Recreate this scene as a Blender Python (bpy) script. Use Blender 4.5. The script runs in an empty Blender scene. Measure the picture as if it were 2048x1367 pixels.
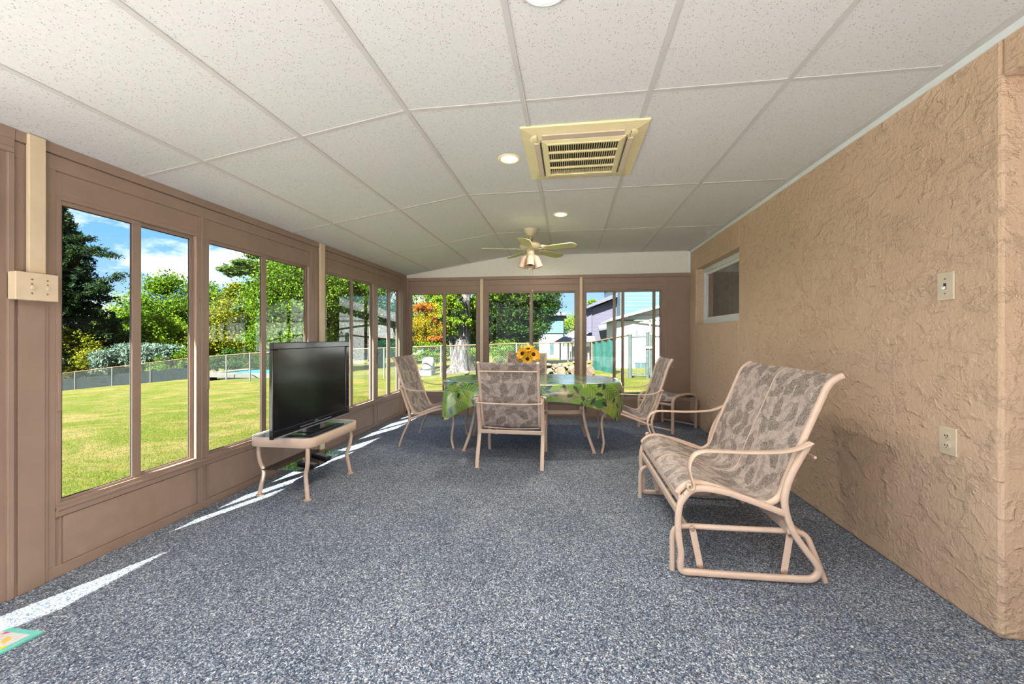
import bpy, math, random
from mathutils import Vector, Matrix, Quaternion
from mathutils import noise as mnoise
R = random.Random(11)
SC = bpy.context.scene
COL = SC.collection
PI = math.pi

# ------------------------------------------------------------------ room facts (metres)
F_PX, YAW, SHIFT_Y = 802.1, 0.1411, -11.5
H = 1.163                                   # camera height
XR, XL, YB, YF = 1.644, -2.4425, 5.779, -1.6
ZC, XK, ZE = 2.335, -0.837, 2.078           # flat ceiling, crease, ceiling height at the left wall
SLOPE = (ZC - ZE) / (XK - XL)
def ceil_z(x): return ZC if x >= XK else ZC - (XK - x) * SLOPE
def at(px, py, dep):
    """world point seen at pixel px,py at distance dep along the lens axis"""
    xr = (px - 1024) / F_PX; yu = -(py - 683.5 - SHIFT_Y) / F_PX
    c, s = math.cos(YAW), math.sin(YAW)
    return Vector(((xr * c - s) * dep, (xr * s + c) * dep, H + yu * dep))

# ------------------------------------------------------------------ node helpers
class NT:
    def __init__(self, name):
        self.m = bpy.data.materials.new(name); self.m.use_nodes = True
        self.t = self.m.node_tree; self.t.nodes.clear()
        self.out = self.t.nodes.new('ShaderNodeOutputMaterial')
    def n(self, kind, **kw):
        x = self.t.nodes.new(kind)
        for k, v in kw.items():
            if hasattr(x, k): setattr(x, k, v)
            else: x.inputs[k].default_value = v
        return x
    def l(self, a, b): self.t.links.new(a, b)
    def put(self, v, sock):
        if isinstance(v, (int, float)): sock.default_value = v
        elif isinstance(v, (tuple, list)): sock.default_value = (*v, 1) if len(v) == 3 and len(sock.default_value) == 4 else v
        else: self.l(v, sock)
    def math(self, op, a, b=0.0, c=None, clamp=False):
        x = self.t.nodes.new('ShaderNodeMath'); x.operation = op; x.use_clamp = clamp
        self.put(a, x.inputs[0]); self.put(b, x.inputs[1])
        if c is not None: self.put(c, x.inputs[2])
        return x.outputs[0]
    def mix(self, fac, a, b, mode='MIX'):
        x = self.t.nodes.new('ShaderNodeMix'); x.data_type = 'RGBA'; x.blend_type = mode
        self.put(fac, x.inputs[0]); self.put(a, x.inputs[6]); self.put(b, x.inputs[7])
        return x.outputs[2]
    def ramp(self, fac, stops, interp='LINEAR'):
        x = self.t.nodes.new('ShaderNodeValToRGB'); x.color_ramp.interpolation = interp
        e = x.color_ramp.elements
        while len(e) < len(stops): e.new(0.5)
        for i, (p, c) in enumerate(stops):
            e[i].position = p; e[i].color = (c, c, c, 1) if isinstance(c, (int, float)) else (*c, 1)
        self.l(fac, x.inputs[0]); return x.outputs[0]
    def coord(self, which='Object'):
        return self.t.nodes.new('ShaderNodeTexCoord').outputs[which]
    def vmul(self, v, s):
        x = self.t.nodes.new('ShaderNodeVectorMath'); x.operation = 'MULTIPLY'
        self.l(v, x.inputs[0]); x.inputs[1].default_value = s if isinstance(s, (tuple, list)) else (s, s, s)
        return x.outputs[0]
    def noise(self, vec, scale, detail=2.0, rough=0.5, dist=0.0, out=0):
        x = self.n('ShaderNodeTexNoise'); x.inputs['Scale'].default_value = scale
        x.inputs['Detail'].default_value = detail; x.inputs['Roughness'].default_value = rough
        x.inputs['Distortion'].default_value = dist
        self.l(vec, x.inputs['Vector']); return x.outputs[out]
    def voro(self, vec, scale, feature='F1', dim='3D', rnd=1.0):
        x = self.n('ShaderNodeTexVoronoi', feature=feature, voronoi_dimensions=dim)
        x.inputs['Scale'].default_value = scale; x.inputs['Randomness'].default_value = rnd
        self.l(vec, x.inputs['Vector']); return x
    def bump(self, h, strength=0.5, dist=0.01, normal=None):
        x = self.n('ShaderNodeBump'); x.inputs['Strength'].default_value = strength
        x.inputs['Distance'].default_value = dist; self.l(h, x.inputs['Height'])
        if normal: self.l(normal, x.inputs['Normal'])
        return x.outputs[0]
    def pbr(self, col, rough=0.5, metal=0.0, normal=None, spec=0.5, coat=0.0):
        b = self.n('ShaderNodeBsdfPrincipled')
        self.put(col, b.inputs['Base Color']); self.put(rough, b.inputs['Roughness'])
        b.inputs['Metallic'].default_value = metal; b.inputs['Specular IOR Level'].default_value = spec
        b.inputs['Coat Weight'].default_value = coat
        if normal: self.l(normal, b.inputs['Normal'])
        self.l(b.outputs[0], self.out.inputs[0]); return b

OUTDOOR = 0.74      # outdoor colours scaled down to offset the strong sun
OUT_NAMES = {'roof_shingle', 'brown_bark', 'galvanised_post', 'rusty_rail', 'weathered_gate_tube', 'sunlit_stone', 'white_paint', 'pool_coping', 'black_silt_cloth', 'green_privacy_mesh'}
def plain(name, col, rough=0.5, metal=0.0, var=0.06, scale=30.0, spec=0.5, bump=0.0, coat=0.0):
    if name in OUT_NAMES: col = tuple(x * OUTDOOR for x in col); spec = min(spec, .1)
    t = NT(name); c = t.coord()
    n = t.noise(c, scale, 3)
    dark = tuple(x * (1 - var) for x in col); lite = tuple(min(1, x * (1 + var)) for x in col)
    nrm = t.bump(t.noise(c, scale * 6, 2), bump, 0.002) if bump else None
    t.pbr(t.ramp(n, [(0.3, dark), (0.7, lite)]), rough, metal, nrm, spec, coat)
    return t.m

def leaf_layer(t, vec, L, W, wob=0.0):
    """one random leaf in each cell: returns mask, vein value, random colour"""
    v = t.voro(vec, 1.0, 'F1', '2D', 0.9)
    sub = t.n('ShaderNodeVectorMath', operation='SUBTRACT'); t.l(vec, sub.inputs[0]); t.l(v.outputs['Position'], sub.inputs[1])
    sep = t.n('ShaderNodeSeparateColor'); t.l(v.outputs['Color'], sep.inputs[0])
    rot = t.n('ShaderNodeVectorRotate', rotation_type='Z_AXIS'); t.l(sub.outputs[0], rot.inputs['Vector'])
    t.l(t.math('MULTIPLY', sep.outputs[0], 2 * PI), rot.inputs['Angle'])
    s = t.n('ShaderNodeSeparateXYZ'); t.l(rot.outputs[0], s.inputs[0])
    x, y = s.outputs[0], s.outputs[1]
    x = t.math('ADD', x, t.math('MULTIPLY', t.math('MULTIPLY', y, y), wob))
    ax = t.math('ABSOLUTE', x)
    yy = t.math('DIVIDE', y, L)
    w = t.math('MULTIPLY', t.math('SUBTRACT', 1.0, t.math('MULTIPLY', yy, yy)), W)
    mask = t.math('MULTIPLY', t.math('SUBTRACT', w, ax), 25.0, clamp=True)
    fr = t.math('SINE', t.math('MULTIPLY', t.math('SUBTRACT', y, t.math('MULTIPLY', ax, 0.9)), 34.0))
    rib = t.math('LESS_THAN', ax, 0.012)
    return mask, fr, rib, sep

# ------------------------------------------------------------------ materials
M = {}
M['frame'] = plain('brown_aluminium', (0.315, 0.222, 0.172), 0.45, 0.0, 0.05, 8, 0.4)
M['panel'] = plain('brown_panel', (0.345, 0.245, 0.19), 0.6, 0.0, 0.06, 12, 0.3, 0.35)
M['cream'] = plain('cream_plastic', (0.72, 0.58, 0.40), 0.45, 0, 0.03, 20)
M['ivory'] = plain('ivory_plate', (0.62, 0.53, 0.39), 0.35, 0, 0.02, 20)
M['slot'] = plain('dark_slot', (0.03, 0.025, 0.02), 0.6, 0, 0.1)
M['white'] = plain('white_vinyl', (0.72, 0.75, 0.77), 0.4, 0, 0.02, 10)
M['metal'] = plain('cream_powder_coat', (0.66, 0.495, 0.385), 0.38, 0, 0.05, 25, 0.5)
M['rivet'] = plain('steel_bolt', (0.55, 0.40, 0.30), 0.3, 0.6, 0.1, 200)
M['black'] = plain('black_gloss_plastic', (0.012, 0.012, 0.014), 0.12, 0, 0.1, 5, 0.5)
M['blackmat'] = plain('black_matt_plastic', (0.02, 0.02, 0.022), 0.5, 0, 0.1, 40)
M['screen'] = plain('dark_lcd', (0.008, 0.009, 0.010), 0.16, 0, 0.05, 5, 0.5)
M['silver'] = plain('silver_strip', (0.45, 0.47, 0.52), 0.3, 0.7, 0.05, 20)
M['ac'] = plain('cassette_cream', (0.76, 0.655, 0.38), 0.35, 0, 0.03, 10)
M['acflap'] = plain('cassette_flap', (0.62, 0.50, 0.38), 0.45, 0, 0.03, 10)
M['fan'] = plain('fan_cream', (0.58, 0.50, 0.34), 0.35, 0, 0.04, 15)
M['blade'] = plain('fan_blade_cream', (0.52, 0.50, 0.26), 0.45, 0, 0.06, 8)
M['chain'] = plain('bead_chain', (0.25, 0.2, 0.12), 0.4, 0.7, 0.1, 100)
M['roof'] = plain('roof_shingle', (0.16, 0.15, 0.15), 0.9, 0, 0.2, 6)
M['patio'] = plain('bounce_concrete', (0.47, 0.46, 0.44), 0.85, 0, 0.06, 3)
M['bark'] = plain('brown_bark', (0.10, 0.075, 0.055), 0.9, 0, 0.4, 14, 0.2, 0.6)
M['fencepost'] = plain('galvanised_post', (0.17, 0.17, 0.167), 0.5, 0.3, 0.1, 10)
M['rust'] = plain('rusty_rail', (0.15, 0.092, 0.055), 0.7, 0.2, 0.35, 9)
M['darkgate'] = plain('weathered_gate_tube', (0.06, 0.08, 0.078), 0.6, 0.2, 0.2, 12)
M['stone'] = plain('sunlit_stone', (0.12, 0.092, 0.066), 0.9, 0, 0.35, 7, 0.2, 0.6)
M['limewhite'] = plain('white_paint', (0.26, 0.27, 0.285), 0.6, 0, 0.03, 4)
M['coping'] = plain('pool_coping', (0.10, 0.098, 0.090), 0.8, 0, 0.08, 6)
M['petal'] = plain('sunflower_petal', (0.80, 0.42, 0.01), 0.55, 0, 0.25, 60)
M['seed'] = plain('sunflower_heart', (0.035, 0.012, 0.012), 0.9, 0, 0.3, 300)
M['stem'] = plain('green_stem', (0.07, 0.16, 0.03), 0.6, 0, 0.2, 60)
M['vase'] = plain('cream_vase', (0.62, 0.55, 0.42), 0.3, 0, 0.04, 30)
M['curtain'] = plain('grey_curtain', (0.20, 0.18, 0.155), 0.9, 0, 0.2, 12)
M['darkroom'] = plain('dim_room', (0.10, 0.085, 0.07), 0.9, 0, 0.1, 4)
M['rubber'] = plain('foot_cap', (0.50, 0.33, 0.22), 0.6, 0, 0.1, 30)
M['glassedge'] = plain('smoked_glass_edge', (0.01, 0.012, 0.012), 0.1, 0, 0.1, 10)

def m_glass():
    t = NT('window_glass')
    tr = t.n('ShaderNodeBsdfTransparent'); tr.inputs[0].default_value = (0.96, 0.98, 0.97, 1)
    gl = t.n('ShaderNodeBsdfGlossy'); gl.inputs['Roughness'].default_value = 0.0
    c = t.coord('Object')
    gl_n = t.bump(t.noise(t.vmul(c, (1, 1, 2.2)), 1.4, 0), 0.03, 0.04); t.l(gl_n, gl.inputs['Normal'])
    g = t.n('ShaderNodeNewGeometry'); dt = t.n('ShaderNodeVectorMath', operation='DOT_PRODUCT')
    t.l(g.outputs['Normal'], dt.inputs[0]); t.l(g.outputs['Incoming'], dt.inputs[1])
    k = t.math('SUBTRACT', 1.0, t.math('ABSOLUTE', dt.outputs['Value']))
    f = t.math('MULTIPLY_ADD', t.math('POWER', k, 4.0), 0.90, 0.013, clamp=True)
    mx = t.n('ShaderNodeMixShader'); t.l(f, mx.inputs[0]); t.l(tr.outputs[0], mx.inputs[1]); t.l(gl.outputs[0], mx.inputs[2])
    t.l(mx.outputs[0], t.out.inputs[0]); return t.m
M['glass'] = m_glass()

def m_smoked():
    t = NT('smoked_shelf_glass')
    t.pbr((0.015, 0.017, 0.016), 0.03, 0, None, 1.0); return t.m
M['smoked'] = m_smoked()

def m_tabletop_glass():
    t = NT('hammered_table_glass'); c = t.coord()
    n = t.bump(t.noise(c, 90, 2), 0.25, 0.003)
    t.pbr((0.24, 0.26, 0.28), 0.12, 0, n, 0.8); return t.m
M['pebbled'] = m_tabletop_glass()

def m_stucco():
    t = NT('tan_stucco'); c = t.coord()
    cs = t.vmul(c, (1, 0.85, 1.2))
    def ridged(scale, lo, hi):
        x = t.n('ShaderNodeTexNoise', noise_type='RIDGED_MULTIFRACTAL'); x.inputs['Scale'].default_value = scale; x.inputs['Detail'].default_value = 5
        x.inputs['Roughness'].default_value = .55; x.inputs['Offset'].default_value = 1.0; x.inputs['Gain'].default_value = 1.6
        t.l(cs, x.inputs['Vector']); return t.ramp(t.math('MULTIPLY', x.outputs[0], .42), [(lo, 0.0), (hi, 1.0)])
    gate = t.ramp(t.noise(cs, 4.5, 3, 0.6), [(0.42, 0.0), (0.62, 1.0)])
    r1 = t.math('MULTIPLY', ridged(5.5, .60, .90), gate)
    r2 = t.math('MULTIPLY', ridged(12.0, .55, .95), t.math('SUBTRACT', 1.15, gate))
    p1 = t.ramp(t.noise(cs, 8, 9, 0.65), [(0.56, 0.0), (0.60, 1.0), (0.68, 0.5), (0.8, 0.4)])
    p2 = p1
    grain = t.noise(c, 85, 5, 0.7)
    mid = t.noise(t.vmul(c, (1, 1.6, .8)), 24, 5, 0.6, .8)
    h = t.math('ADD', t.math('MULTIPLY', r1, 0.85), t.math('MULTIPLY', r2, 0.45))
    h = t.math('ADD', h, t.math('MULTIPLY', p1, 0.17))
    h = t.math('ADD', h, t.math('MULTIPLY', grain, 0.28))
    h = t.math('ADD', h, t.math('MULTIPLY', mid, 0.45))
    nrm = t.bump(h, 1.0, 0.012)
    col = t.ramp(t.noise(c, 1.6, 4), [(0.3, (0.60, 0.42, 0.285)), (0.7, (0.66, 0.475, 0.335))])
    col = t.mix(t.math('MULTIPLY', p2, 0.10), col, (0.66, 0.50, 0.37))
    t.pbr(col, 0.55, 0, nrm, 0.35); return t.m
M['stucco'] = m_stucco()

def m_ceiling(name, base, pit):
    t = NT(name); c = t.coord()
    v = t.voro(t.vmul(c, (1, 0.75, 1)), 165, 'F1', '3D', 1.0)
    sep = t.n('ShaderNodeSeparateColor'); t.l(v.outputs['Color'], sep.inputs[0])
    rad = t.math('MULTIPLY', t.math('MULTIPLY', sep.outputs[0], sep.outputs[0]), 0.40)
    hole = t.math('MULTIPLY', t.math('SUBTRACT', rad, v.outputs['Distance']), 14.0, clamp=True)
    col = t.mix(t.math('MULTIPLY', hole, 0.72), t.ramp(t.noise(c, 60, 4), [(0.3, tuple(x * .95 for x in base)), (0.7, base)]), pit)
    nrm = t.bump(t.math('SUBTRACT', t.math('MULTIPLY', t.noise(c, 200, 3), 0.25), hole), 0.4, 0.003)
    t.pbr(col, 0.9, 0, nrm, 0.15); return t.m
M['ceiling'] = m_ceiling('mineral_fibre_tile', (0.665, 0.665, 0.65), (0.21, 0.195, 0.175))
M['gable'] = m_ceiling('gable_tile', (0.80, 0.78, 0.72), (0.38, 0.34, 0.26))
M['tbar'] = plain('tee_bar_grey', (0.545, 0.53, 0.51), 0.5, 0, 0.02, 10)
M['angle'] = plain('white_wall_angle', (0.76, 0.79, 0.80), 0.4, 0, 0.02, 10)

def m_carpet():
    t = NT('flecked_carpet'); c = t.coord()
    v = t.voro(c, 250, 'F1', '3D', 1.0)
    sep = t.n('ShaderNodeSeparateColor'); t.l(v.outputs['Color'], sep.inputs[0])
    v2 = t.voro(c, 150, 'F1', '3D', 1.0)
    sep2 = t.n('ShaderNodeSeparateColor'); t.l(v2.outputs['Color'], sep2.inputs[0])
    big = t.noise(c, 2.2, 3)
    k = t.math('ADD', t.math('MULTIPLY', sep.outputs[0], 0.62), t.math('MULTIPLY', sep2.outputs[1], 0.38))
    k = t.math('ADD', k, t.math('MULTIPLY', t.math('SUBTRACT', big, 0.5), 0.22))
    col = t.ramp(k, [(0.16, (0.012, 0.018, 0.033)), (0.40, (0.060, 0.086, 0.134)), (0.58, (0.136, 0.172, 0.228)),
                     (0.72, (0.27, 0.305, 0.35)), (0.90, (0.64, 0.66, 0.69))])
    warm = t.math('GREATER_THAN', sep2.outputs[2], 0.9)
    col = t.mix(t.math('MULTIPLY', warm, 0.35), col, (0.22, 0.17, 0.14))
    nrm = t.bump(t.math('ADD', k, t.math('MULTIPLY', t.noise(c, 400, 2), 0.5)), 0.6, 0.006)
    b = t.pbr(col, 0.95, 0, nrm, 0.1)
    b.inputs['Sheen Weight'].default_value = 0.15
    return t.m
M['carpet'] = m_carpet()

def m_sling():
    t = NT('leaf_print_sling'); uv = t.coord('UV')
    base = t.ramp(t.noise(uv, 22, 4, 0.6, 1.5), [(0.3, (0.33, 0.262, 0.228)), (0.65, (0.50, 0.415, 0.372))])
    wn = t.n('ShaderNodeTexNoise'); wn.inputs['Scale'].default_value = 20; wn.inputs['Detail'].default_value = 3; t.l(uv, wn.inputs['Vector'])
    cen = t.n('ShaderNodeVectorMath', operation='SUBTRACT'); t.l(wn.outputs[1], cen.inputs[0]); cen.inputs[1].default_value = (.5, .5, .5)
    wa = t.n('ShaderNodeVectorMath', operation='ADD'); t.l(uv, wa.inputs[0]); t.l(t.vmul(cen.outputs[0], .055), wa.inputs[1]); w = wa.outputs[0]
    m1, f1, r1, s1 = leaf_layer(t, t.vmul(w, 9.5), 0.95, 0.34, 0.6)
    off = t.n('ShaderNodeVectorMath', operation='ADD'); t.l(t.vmul(w, 15.0), off.inputs[0]); off.inputs[1].default_value = (3.3, 7.1, 0)
    m2, f2, r2, s2 = leaf_layer(t, off.outputs[0], 0.9, 0.26, -0.7)
    streak = t.noise(uv, 42, 4, 0.65, 4.0); brush = t.noise(uv, 70, 3, 0.6, 2.0)
    br = t.ramp(brush, [(0.40, 0.35), (0.6, 1.0)])
    col = t.mix(t.math('MULTIPLY', m2, t.math('MULTIPLY', br, .75)), base, (0.185, 0.15, 0.125))
    fe = t.math('MULTIPLY', m1, t.math('MULTIPLY_ADD', t.math('GREATER_THAN', f1, -0.45), 0.6, 0.4))
    col = t.mix(t.math('MULTIPLY', t.math('MULTIPLY', fe, t.math('GREATER_THAN', s1.outputs[2], 0.3)), t.math('MULTIPLY_ADD', br, 0.55, 0.40)), col, (0.085, 0.072, 0.060))
    col = t.mix(t.math('MULTIPLY', t.ramp(streak, [(0.47, 0.0), (0.52, 1.0), (0.57, 0.0)]), 0.55), col, (0.60, 0.50, 0.44))
    col = t.mix(t.math('MULTIPLY', t.ramp(streak, [(0.36, 1.0), (0.43, 0.0)]), 0.5), col, (0.16, 0.13, 0.11))
    weave = t.n('ShaderNodeTexChecker'); weave.inputs['Scale'].default_value = 500; t.l(uv, weave.inputs[0])
    nrm = t.bump(weave.outputs[1], 0.15, 0.001)
    b = t.pbr(col, 0.7, 0, nrm, 0.25); return t.m
M['sling'] = m_sling()

def m_cloth():
    t = NT('jungle_leaf_vinyl'); uv = t.coord('UV')
    base = t.ramp(t.noise(uv, 9, 4), [(0.35, (0.46, 0.40, 0.19)), (0.6, (0.22, 0.23, 0.08))])
    m1, f1, r1, s1 = leaf_layer(t, t.vmul(uv, 5.5), 1.0, 0.46, 0.3)
    off = t.n('ShaderNodeVectorMath', operation='ADD'); t.l(t.vmul(uv, 8.5), off.inputs[0]); off.inputs[1].default_value = (1.7, 4.2, 0)
    m2, f2, r2, s2 = leaf_layer(t, off.outputs[0], 0.95, 0.40, -0.4)
    off3 = t.n('ShaderNodeVectorMath', operation='ADD'); t.l(t.vmul(uv, 12.0), off3.inputs[0]); off3.inputs[1].default_value = (9.7, 2.2, 0)
    m3, f3, r3, s3 = leaf_layer(t, off3.outputs[0], 0.6, 0.22, 0.2)
    green = t.ramp(s2.outputs[1], [(0.0, (0.10, 0.25, 0.03)), (0.5, (0.22, 0.40, 0.05)), (1.0, (0.05, 0.16, 0.03))])
    col = t.mix(m2, base, green)
    frond = t.math('MULTIPLY', m1, t.math('GREATER_THAN', f1, -0.55))
    g1 = t.ramp(s1.outputs[1], [(0.0, (0.19, 0.34, 0.028)), (0.5, (0.05, 0.15, 0.015)), (1.0, (0.30, 0.43, 0.045))])
    col = t.mix(frond, col, g1)
    col = t.mix(t.math('MULTIPLY', r1, m1), col, (0.03, 0.07, 0.015))
    darkleaf = t.math('MULTIPLY', m3, t.math('GREATER_THAN', s3.outputs[1], 0.55))
    col = t.mix(darkleaf, col, (0.012, 0.035, 0.02))
    nrm = t.bump(t.noise(uv, 40, 3), 0.12, 0.004)
    b = t.pbr(col, 0.30, 0, None, 0.5, 1.0); b.inputs['Coat Roughness'].default_value = 0.10; b.inputs['Coat IOR'].default_value = 1.65
    t.l(t.bump(t.noise(uv, 40, 3), 0.06, 0.003), b.inputs['Coat Normal']); return t.m
M['cloth'] = m_cloth()

def m_rug():
    t = NT('leaf_dot_mat'); uv = t.coord('UV')
    m1, f1, r1, s1 = leaf_layer(t, t.vmul(uv, 16.0), 0.42, 0.2, 0.0)
    c = t.ramp(s1.outputs[1], [(0.0, (0.75, 0.62, 0.05)), (0.45, (0.78, 0.50, 0.10)), (0.8, (0.80, 0.75, 0.20)), (0.9, (0.75, 0.06, 0.18))], 'CONSTANT')
    col = t.mix(m1, (0.62, 0.62, 0.60), c)
    col = t.mix(t.math('MULTIPLY', t.ramp(t.noise(uv, 14, 2, 0.5, 2), [(0.47, 0.0), (0.5, 1.0), (0.53, 0.0)]), 0.35), col, (0.35, 0.22, 0.4))
    t.pbr(col, 0.8, 0, None, 0.2); return t.m
M['rug'] = m_rug()
M['teal'] = plain('teal_binding', (0.16, 0.55, 0.47), 0.8, 0, 0.08, 60)

def m_foliage(name, dark, mid, light, trans=0.35):
    t = NT(name); g = t.n('ShaderNodeNewGeometry')
    sc_ = lambda q: tuple(v * .47 for v in q)
    col = t.ramp(g.outputs['Random Per Island'], [(0.0, sc_(dark)), (0.5, sc_(mid)), (1.0, sc_(light))])
    d = t.n('ShaderNodeBsdfDiffuse'); t.l(col, d.inputs[0])
    tr = t.n('ShaderNodeBsdfTranslucent'); t.l(col, tr.inputs[0])
    mx = t.n('ShaderNodeMixShader'); mx.inputs[0].default_value = trans
    t.l(d.outputs[0], mx.inputs[1]); t.l(tr.outputs[0], mx.inputs[2]); t.l(mx.outputs[0], t.out.inputs[0])
    return t.m
M['f_dark'] = m_foliage('spruce_needles', (0.012, 0.028, 0.016), (0.026, 0.052, 0.022), (0.055, 0.095, 0.030), 0.2)
M['f_mid'] = m_foliage('green_leaves', (0.045, 0.110, 0.010), (0.110, 0.215, 0.016), (0.220, 0.350, 0.032))
M['f_bright'] = m_foliage('bright_green_leaves', (0.085, 0.180, 0.010), (0.185, 0.320, 0.018), (0.320, 0.450, 0.040))
M['f_yel'] = m_foliage('yellow_green_leaves', (0.090, 0.130, 0.008), (0.210, 0.240, 0.016), (0.350, 0.350, 0.045))
M['f_deep'] = m_foliage('deep_green_leaves', (0.014, 0.045, 0.010), (0.036, 0.090, 0.016), (0.085, 0.170, 0.030))
M['f_pine'] = m_foliage('pine_needles', (0.065, 0.130, 0.030), (0.125, 0.215, 0.050), (0.210, 0.310, 0.090))
M['f_maple'] = m_foliage('japanese_maple_leaves', (0.36, 0.13, 0.02), (0.46, 0.34, 0.015), (0.20, 0.36, 0.02))
M['f_red'] = m_foliage('red_maple_leaves', (0.42, 0.07, 0.03), (0.50, 0.16, 0.03), (0.48, 0.28, 0.03))
M['f_blue'] = m_foliage('blue_cedar_needles', (0.085, 0.150, 0.110), (0.155, 0.235, 0.180), (0.260, 0.340, 0.270), 0.2)
M['f_grass'] = m_foliage('grass_blades', (0.10, 0.15, 0.010), (0.19, 0.21, 0.018), (0.36, 0.31, 0.08), 0.45)

def m_lawn():
    t = NT('mown_lawn'); c = t.coord()
    a = t.noise(t.vmul(c, (0.75, 1.35, 1)), 1.0, 7, 0.66, 0.9)
    b = t.noise(c, 22, 6, 0.8)
    g = t.ramp(b, [(0.34, (0.020, 0.040, 0.003)), (0.5, (0.062, 0.082, 0.006)), (0.66, (0.125, 0.122, 0.018))])
    dry = t.ramp(t.noise(c, 25, 4, 0.75), [(0.34, (0.085, 0.066, 0.016)), (0.66, (0.220, 0.165, 0.075))])
    col = t.mix(t.ramp(a, [(0.44, 0.0), (0.64, 0.85)]), g, dry)
    col = t.mix(1.0, col, t.ramp(t.noise(c, 48, 5, 0.85), [(0.36, (.34, .36, .32)), (0.60, (1, 1, .98))]), 'MULTIPLY')
    nrm = t.bump(t.noise(c, 60, 4, 0.7), 0.8, 0.05)
    t.pbr(col, 0.9, 0, nrm, 0.1); return t.m
M['lawn'] = m_lawn()

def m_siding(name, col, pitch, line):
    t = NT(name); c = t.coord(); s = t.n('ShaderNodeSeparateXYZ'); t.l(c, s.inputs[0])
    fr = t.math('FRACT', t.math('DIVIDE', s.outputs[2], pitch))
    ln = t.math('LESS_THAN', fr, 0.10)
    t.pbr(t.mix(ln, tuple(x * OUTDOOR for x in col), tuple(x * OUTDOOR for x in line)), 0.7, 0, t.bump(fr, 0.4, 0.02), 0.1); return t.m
M['garage_white'] = plain('garage_white_render', (0.40, 0.41, 0.43), 0.7, 0, 0.03, 3, 0.1)
M['side_white'] = m_siding('white_clapboard', (0.42, 0.435, 0.46), 0.19, (0.15, 0.17, 0.20))
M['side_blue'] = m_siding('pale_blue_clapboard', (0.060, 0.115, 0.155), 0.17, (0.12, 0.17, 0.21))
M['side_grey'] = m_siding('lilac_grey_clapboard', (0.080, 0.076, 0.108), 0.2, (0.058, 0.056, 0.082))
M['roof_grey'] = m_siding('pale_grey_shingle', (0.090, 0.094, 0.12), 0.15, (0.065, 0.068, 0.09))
M['darkglass'] = plain('dark_window', (0.03, 0.06, 0.07), 0.1, 0, 0.1, 3)
M['shadowgap'] = plain('porch_shade', (0.05, 0.07, 0.07), 0.8, 0, 0.2, 3)  # shade inside the porch put into a dark colour

def m_chain(name, wire, back=None):
    t = NT(name); uv = t.coord('UV'); s = t.n('ShaderNodeSeparateXYZ'); t.l(uv, s.inputs[0])
    a = t.math('FRACT', t.math('MULTIPLY', t.math('ADD', s.outputs[0], s.outputs[1]), 13.0))
    b = t.math('FRACT', t.math('MULTIPLY', t.math('SUBTRACT', s.outputs[0], s.outputs[1]), 13.0))
    w = t.math('MAXIMUM', t.math('LESS_THAN', a, 0.075), t.math('LESS_THAN', b, 0.075))
    d = t.n('ShaderNodeBsdfDiffuse'); d.inputs[0].default_value = (*wire, 1)
    tr = t.n('ShaderNodeBsdfTransparent')
    mx = t.n('ShaderNodeMixShader'); t.l(w, mx.inputs[0]); t.l(tr.outputs[0], mx.inputs[1]); t.l(d.outputs[0], mx.inputs[2])
    t.l(mx.outputs[0], t.out.inputs[0]); return t.m
M['chainlink'] = m_chain('chain_link_wire', (0.075, 0.090, 0.085))
M['chaindark'] = m_chain('gate_chain_link', (0.05, 0.062, 0.062))
M['silt'] = plain('black_silt_cloth', (0.007, 0.0105, 0.013), 0.95, 0, 0.25, 12, 0.05)
M['greenmesh'] = plain('green_privacy_mesh', (0.016, 0.088, 0.074), 0.7, 0, 0.3, 15)

def m_water():
    t = NT('pool_water'); c = t.coord()
    t.pbr((0.03, 0.24, 0.26), 0.05, 0, t.bump(t.noise(c, 3, 2), 0.1, 0.05), 0.5); return t.m
M['water'] = m_water()

def m_emit(name, col, s):
    t = NT(name); e = t.n('ShaderNodeEmission'); e.inputs[0].default_value = (*col, 1); e.inputs[1].default_value = s
    t.l(e.outputs[0], t.out.inputs[0]); return t.m
M['lamp'] = m_emit('lit_lamp_lens', (1.0, 0.80, 0.42), 9.0)
M['tube'] = m_emit('daylight_lens', (0.42, 0.68, 1.0), 2.2)

def m_birch():
    t = NT('pale_flaking_bark'); c = t.coord()
    n = t.noise(t.vmul(c, (3, 3, 0.6)), 4, 6, 0.7, 0.6)
    col = t.ramp(n, [(0.40, (0.020, 0.017, 0.018)), (0.52, (0.045, 0.040, 0.042)), (0.60, (0.145, 0.135, 0.13))])
    t.pbr(col, 0.9, 0, t.bump(n, 0.8, 0.05), 0.2); return t.m
M['palebark'] = m_birch()

# ------------------------------------------------------------------ mesh helpers
def catmull(pts, n=6, closed=False):
    P = [Vector(p) for p in pts]; out = []; N = len(P)
    rng = range(N if closed else N - 1)
    for i in rng:
        if closed: p0, p1, p2, p3 = P[i - 1], P[i], P[(i + 1) % N], P[(i + 2) % N]
        else:
            p1, p2 = P[i], P[i + 1]; p0 = P[i - 1] if i else p1 * 2 - p2; p3 = P[i + 2] if i + 2 < N else p2 * 2 - p1
        for k in range(n):
            t = k / n
            out.append(0.5 * ((2 * p1) + (p2 - p0) * t + (2 * p0 - 5 * p1 + 4 * p2 - p3) * t * t + (3 * p1 - p0 - 3 * p2 + p3) * t ** 3))
    if not closed: out.append(P[-1])
    return out

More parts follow.
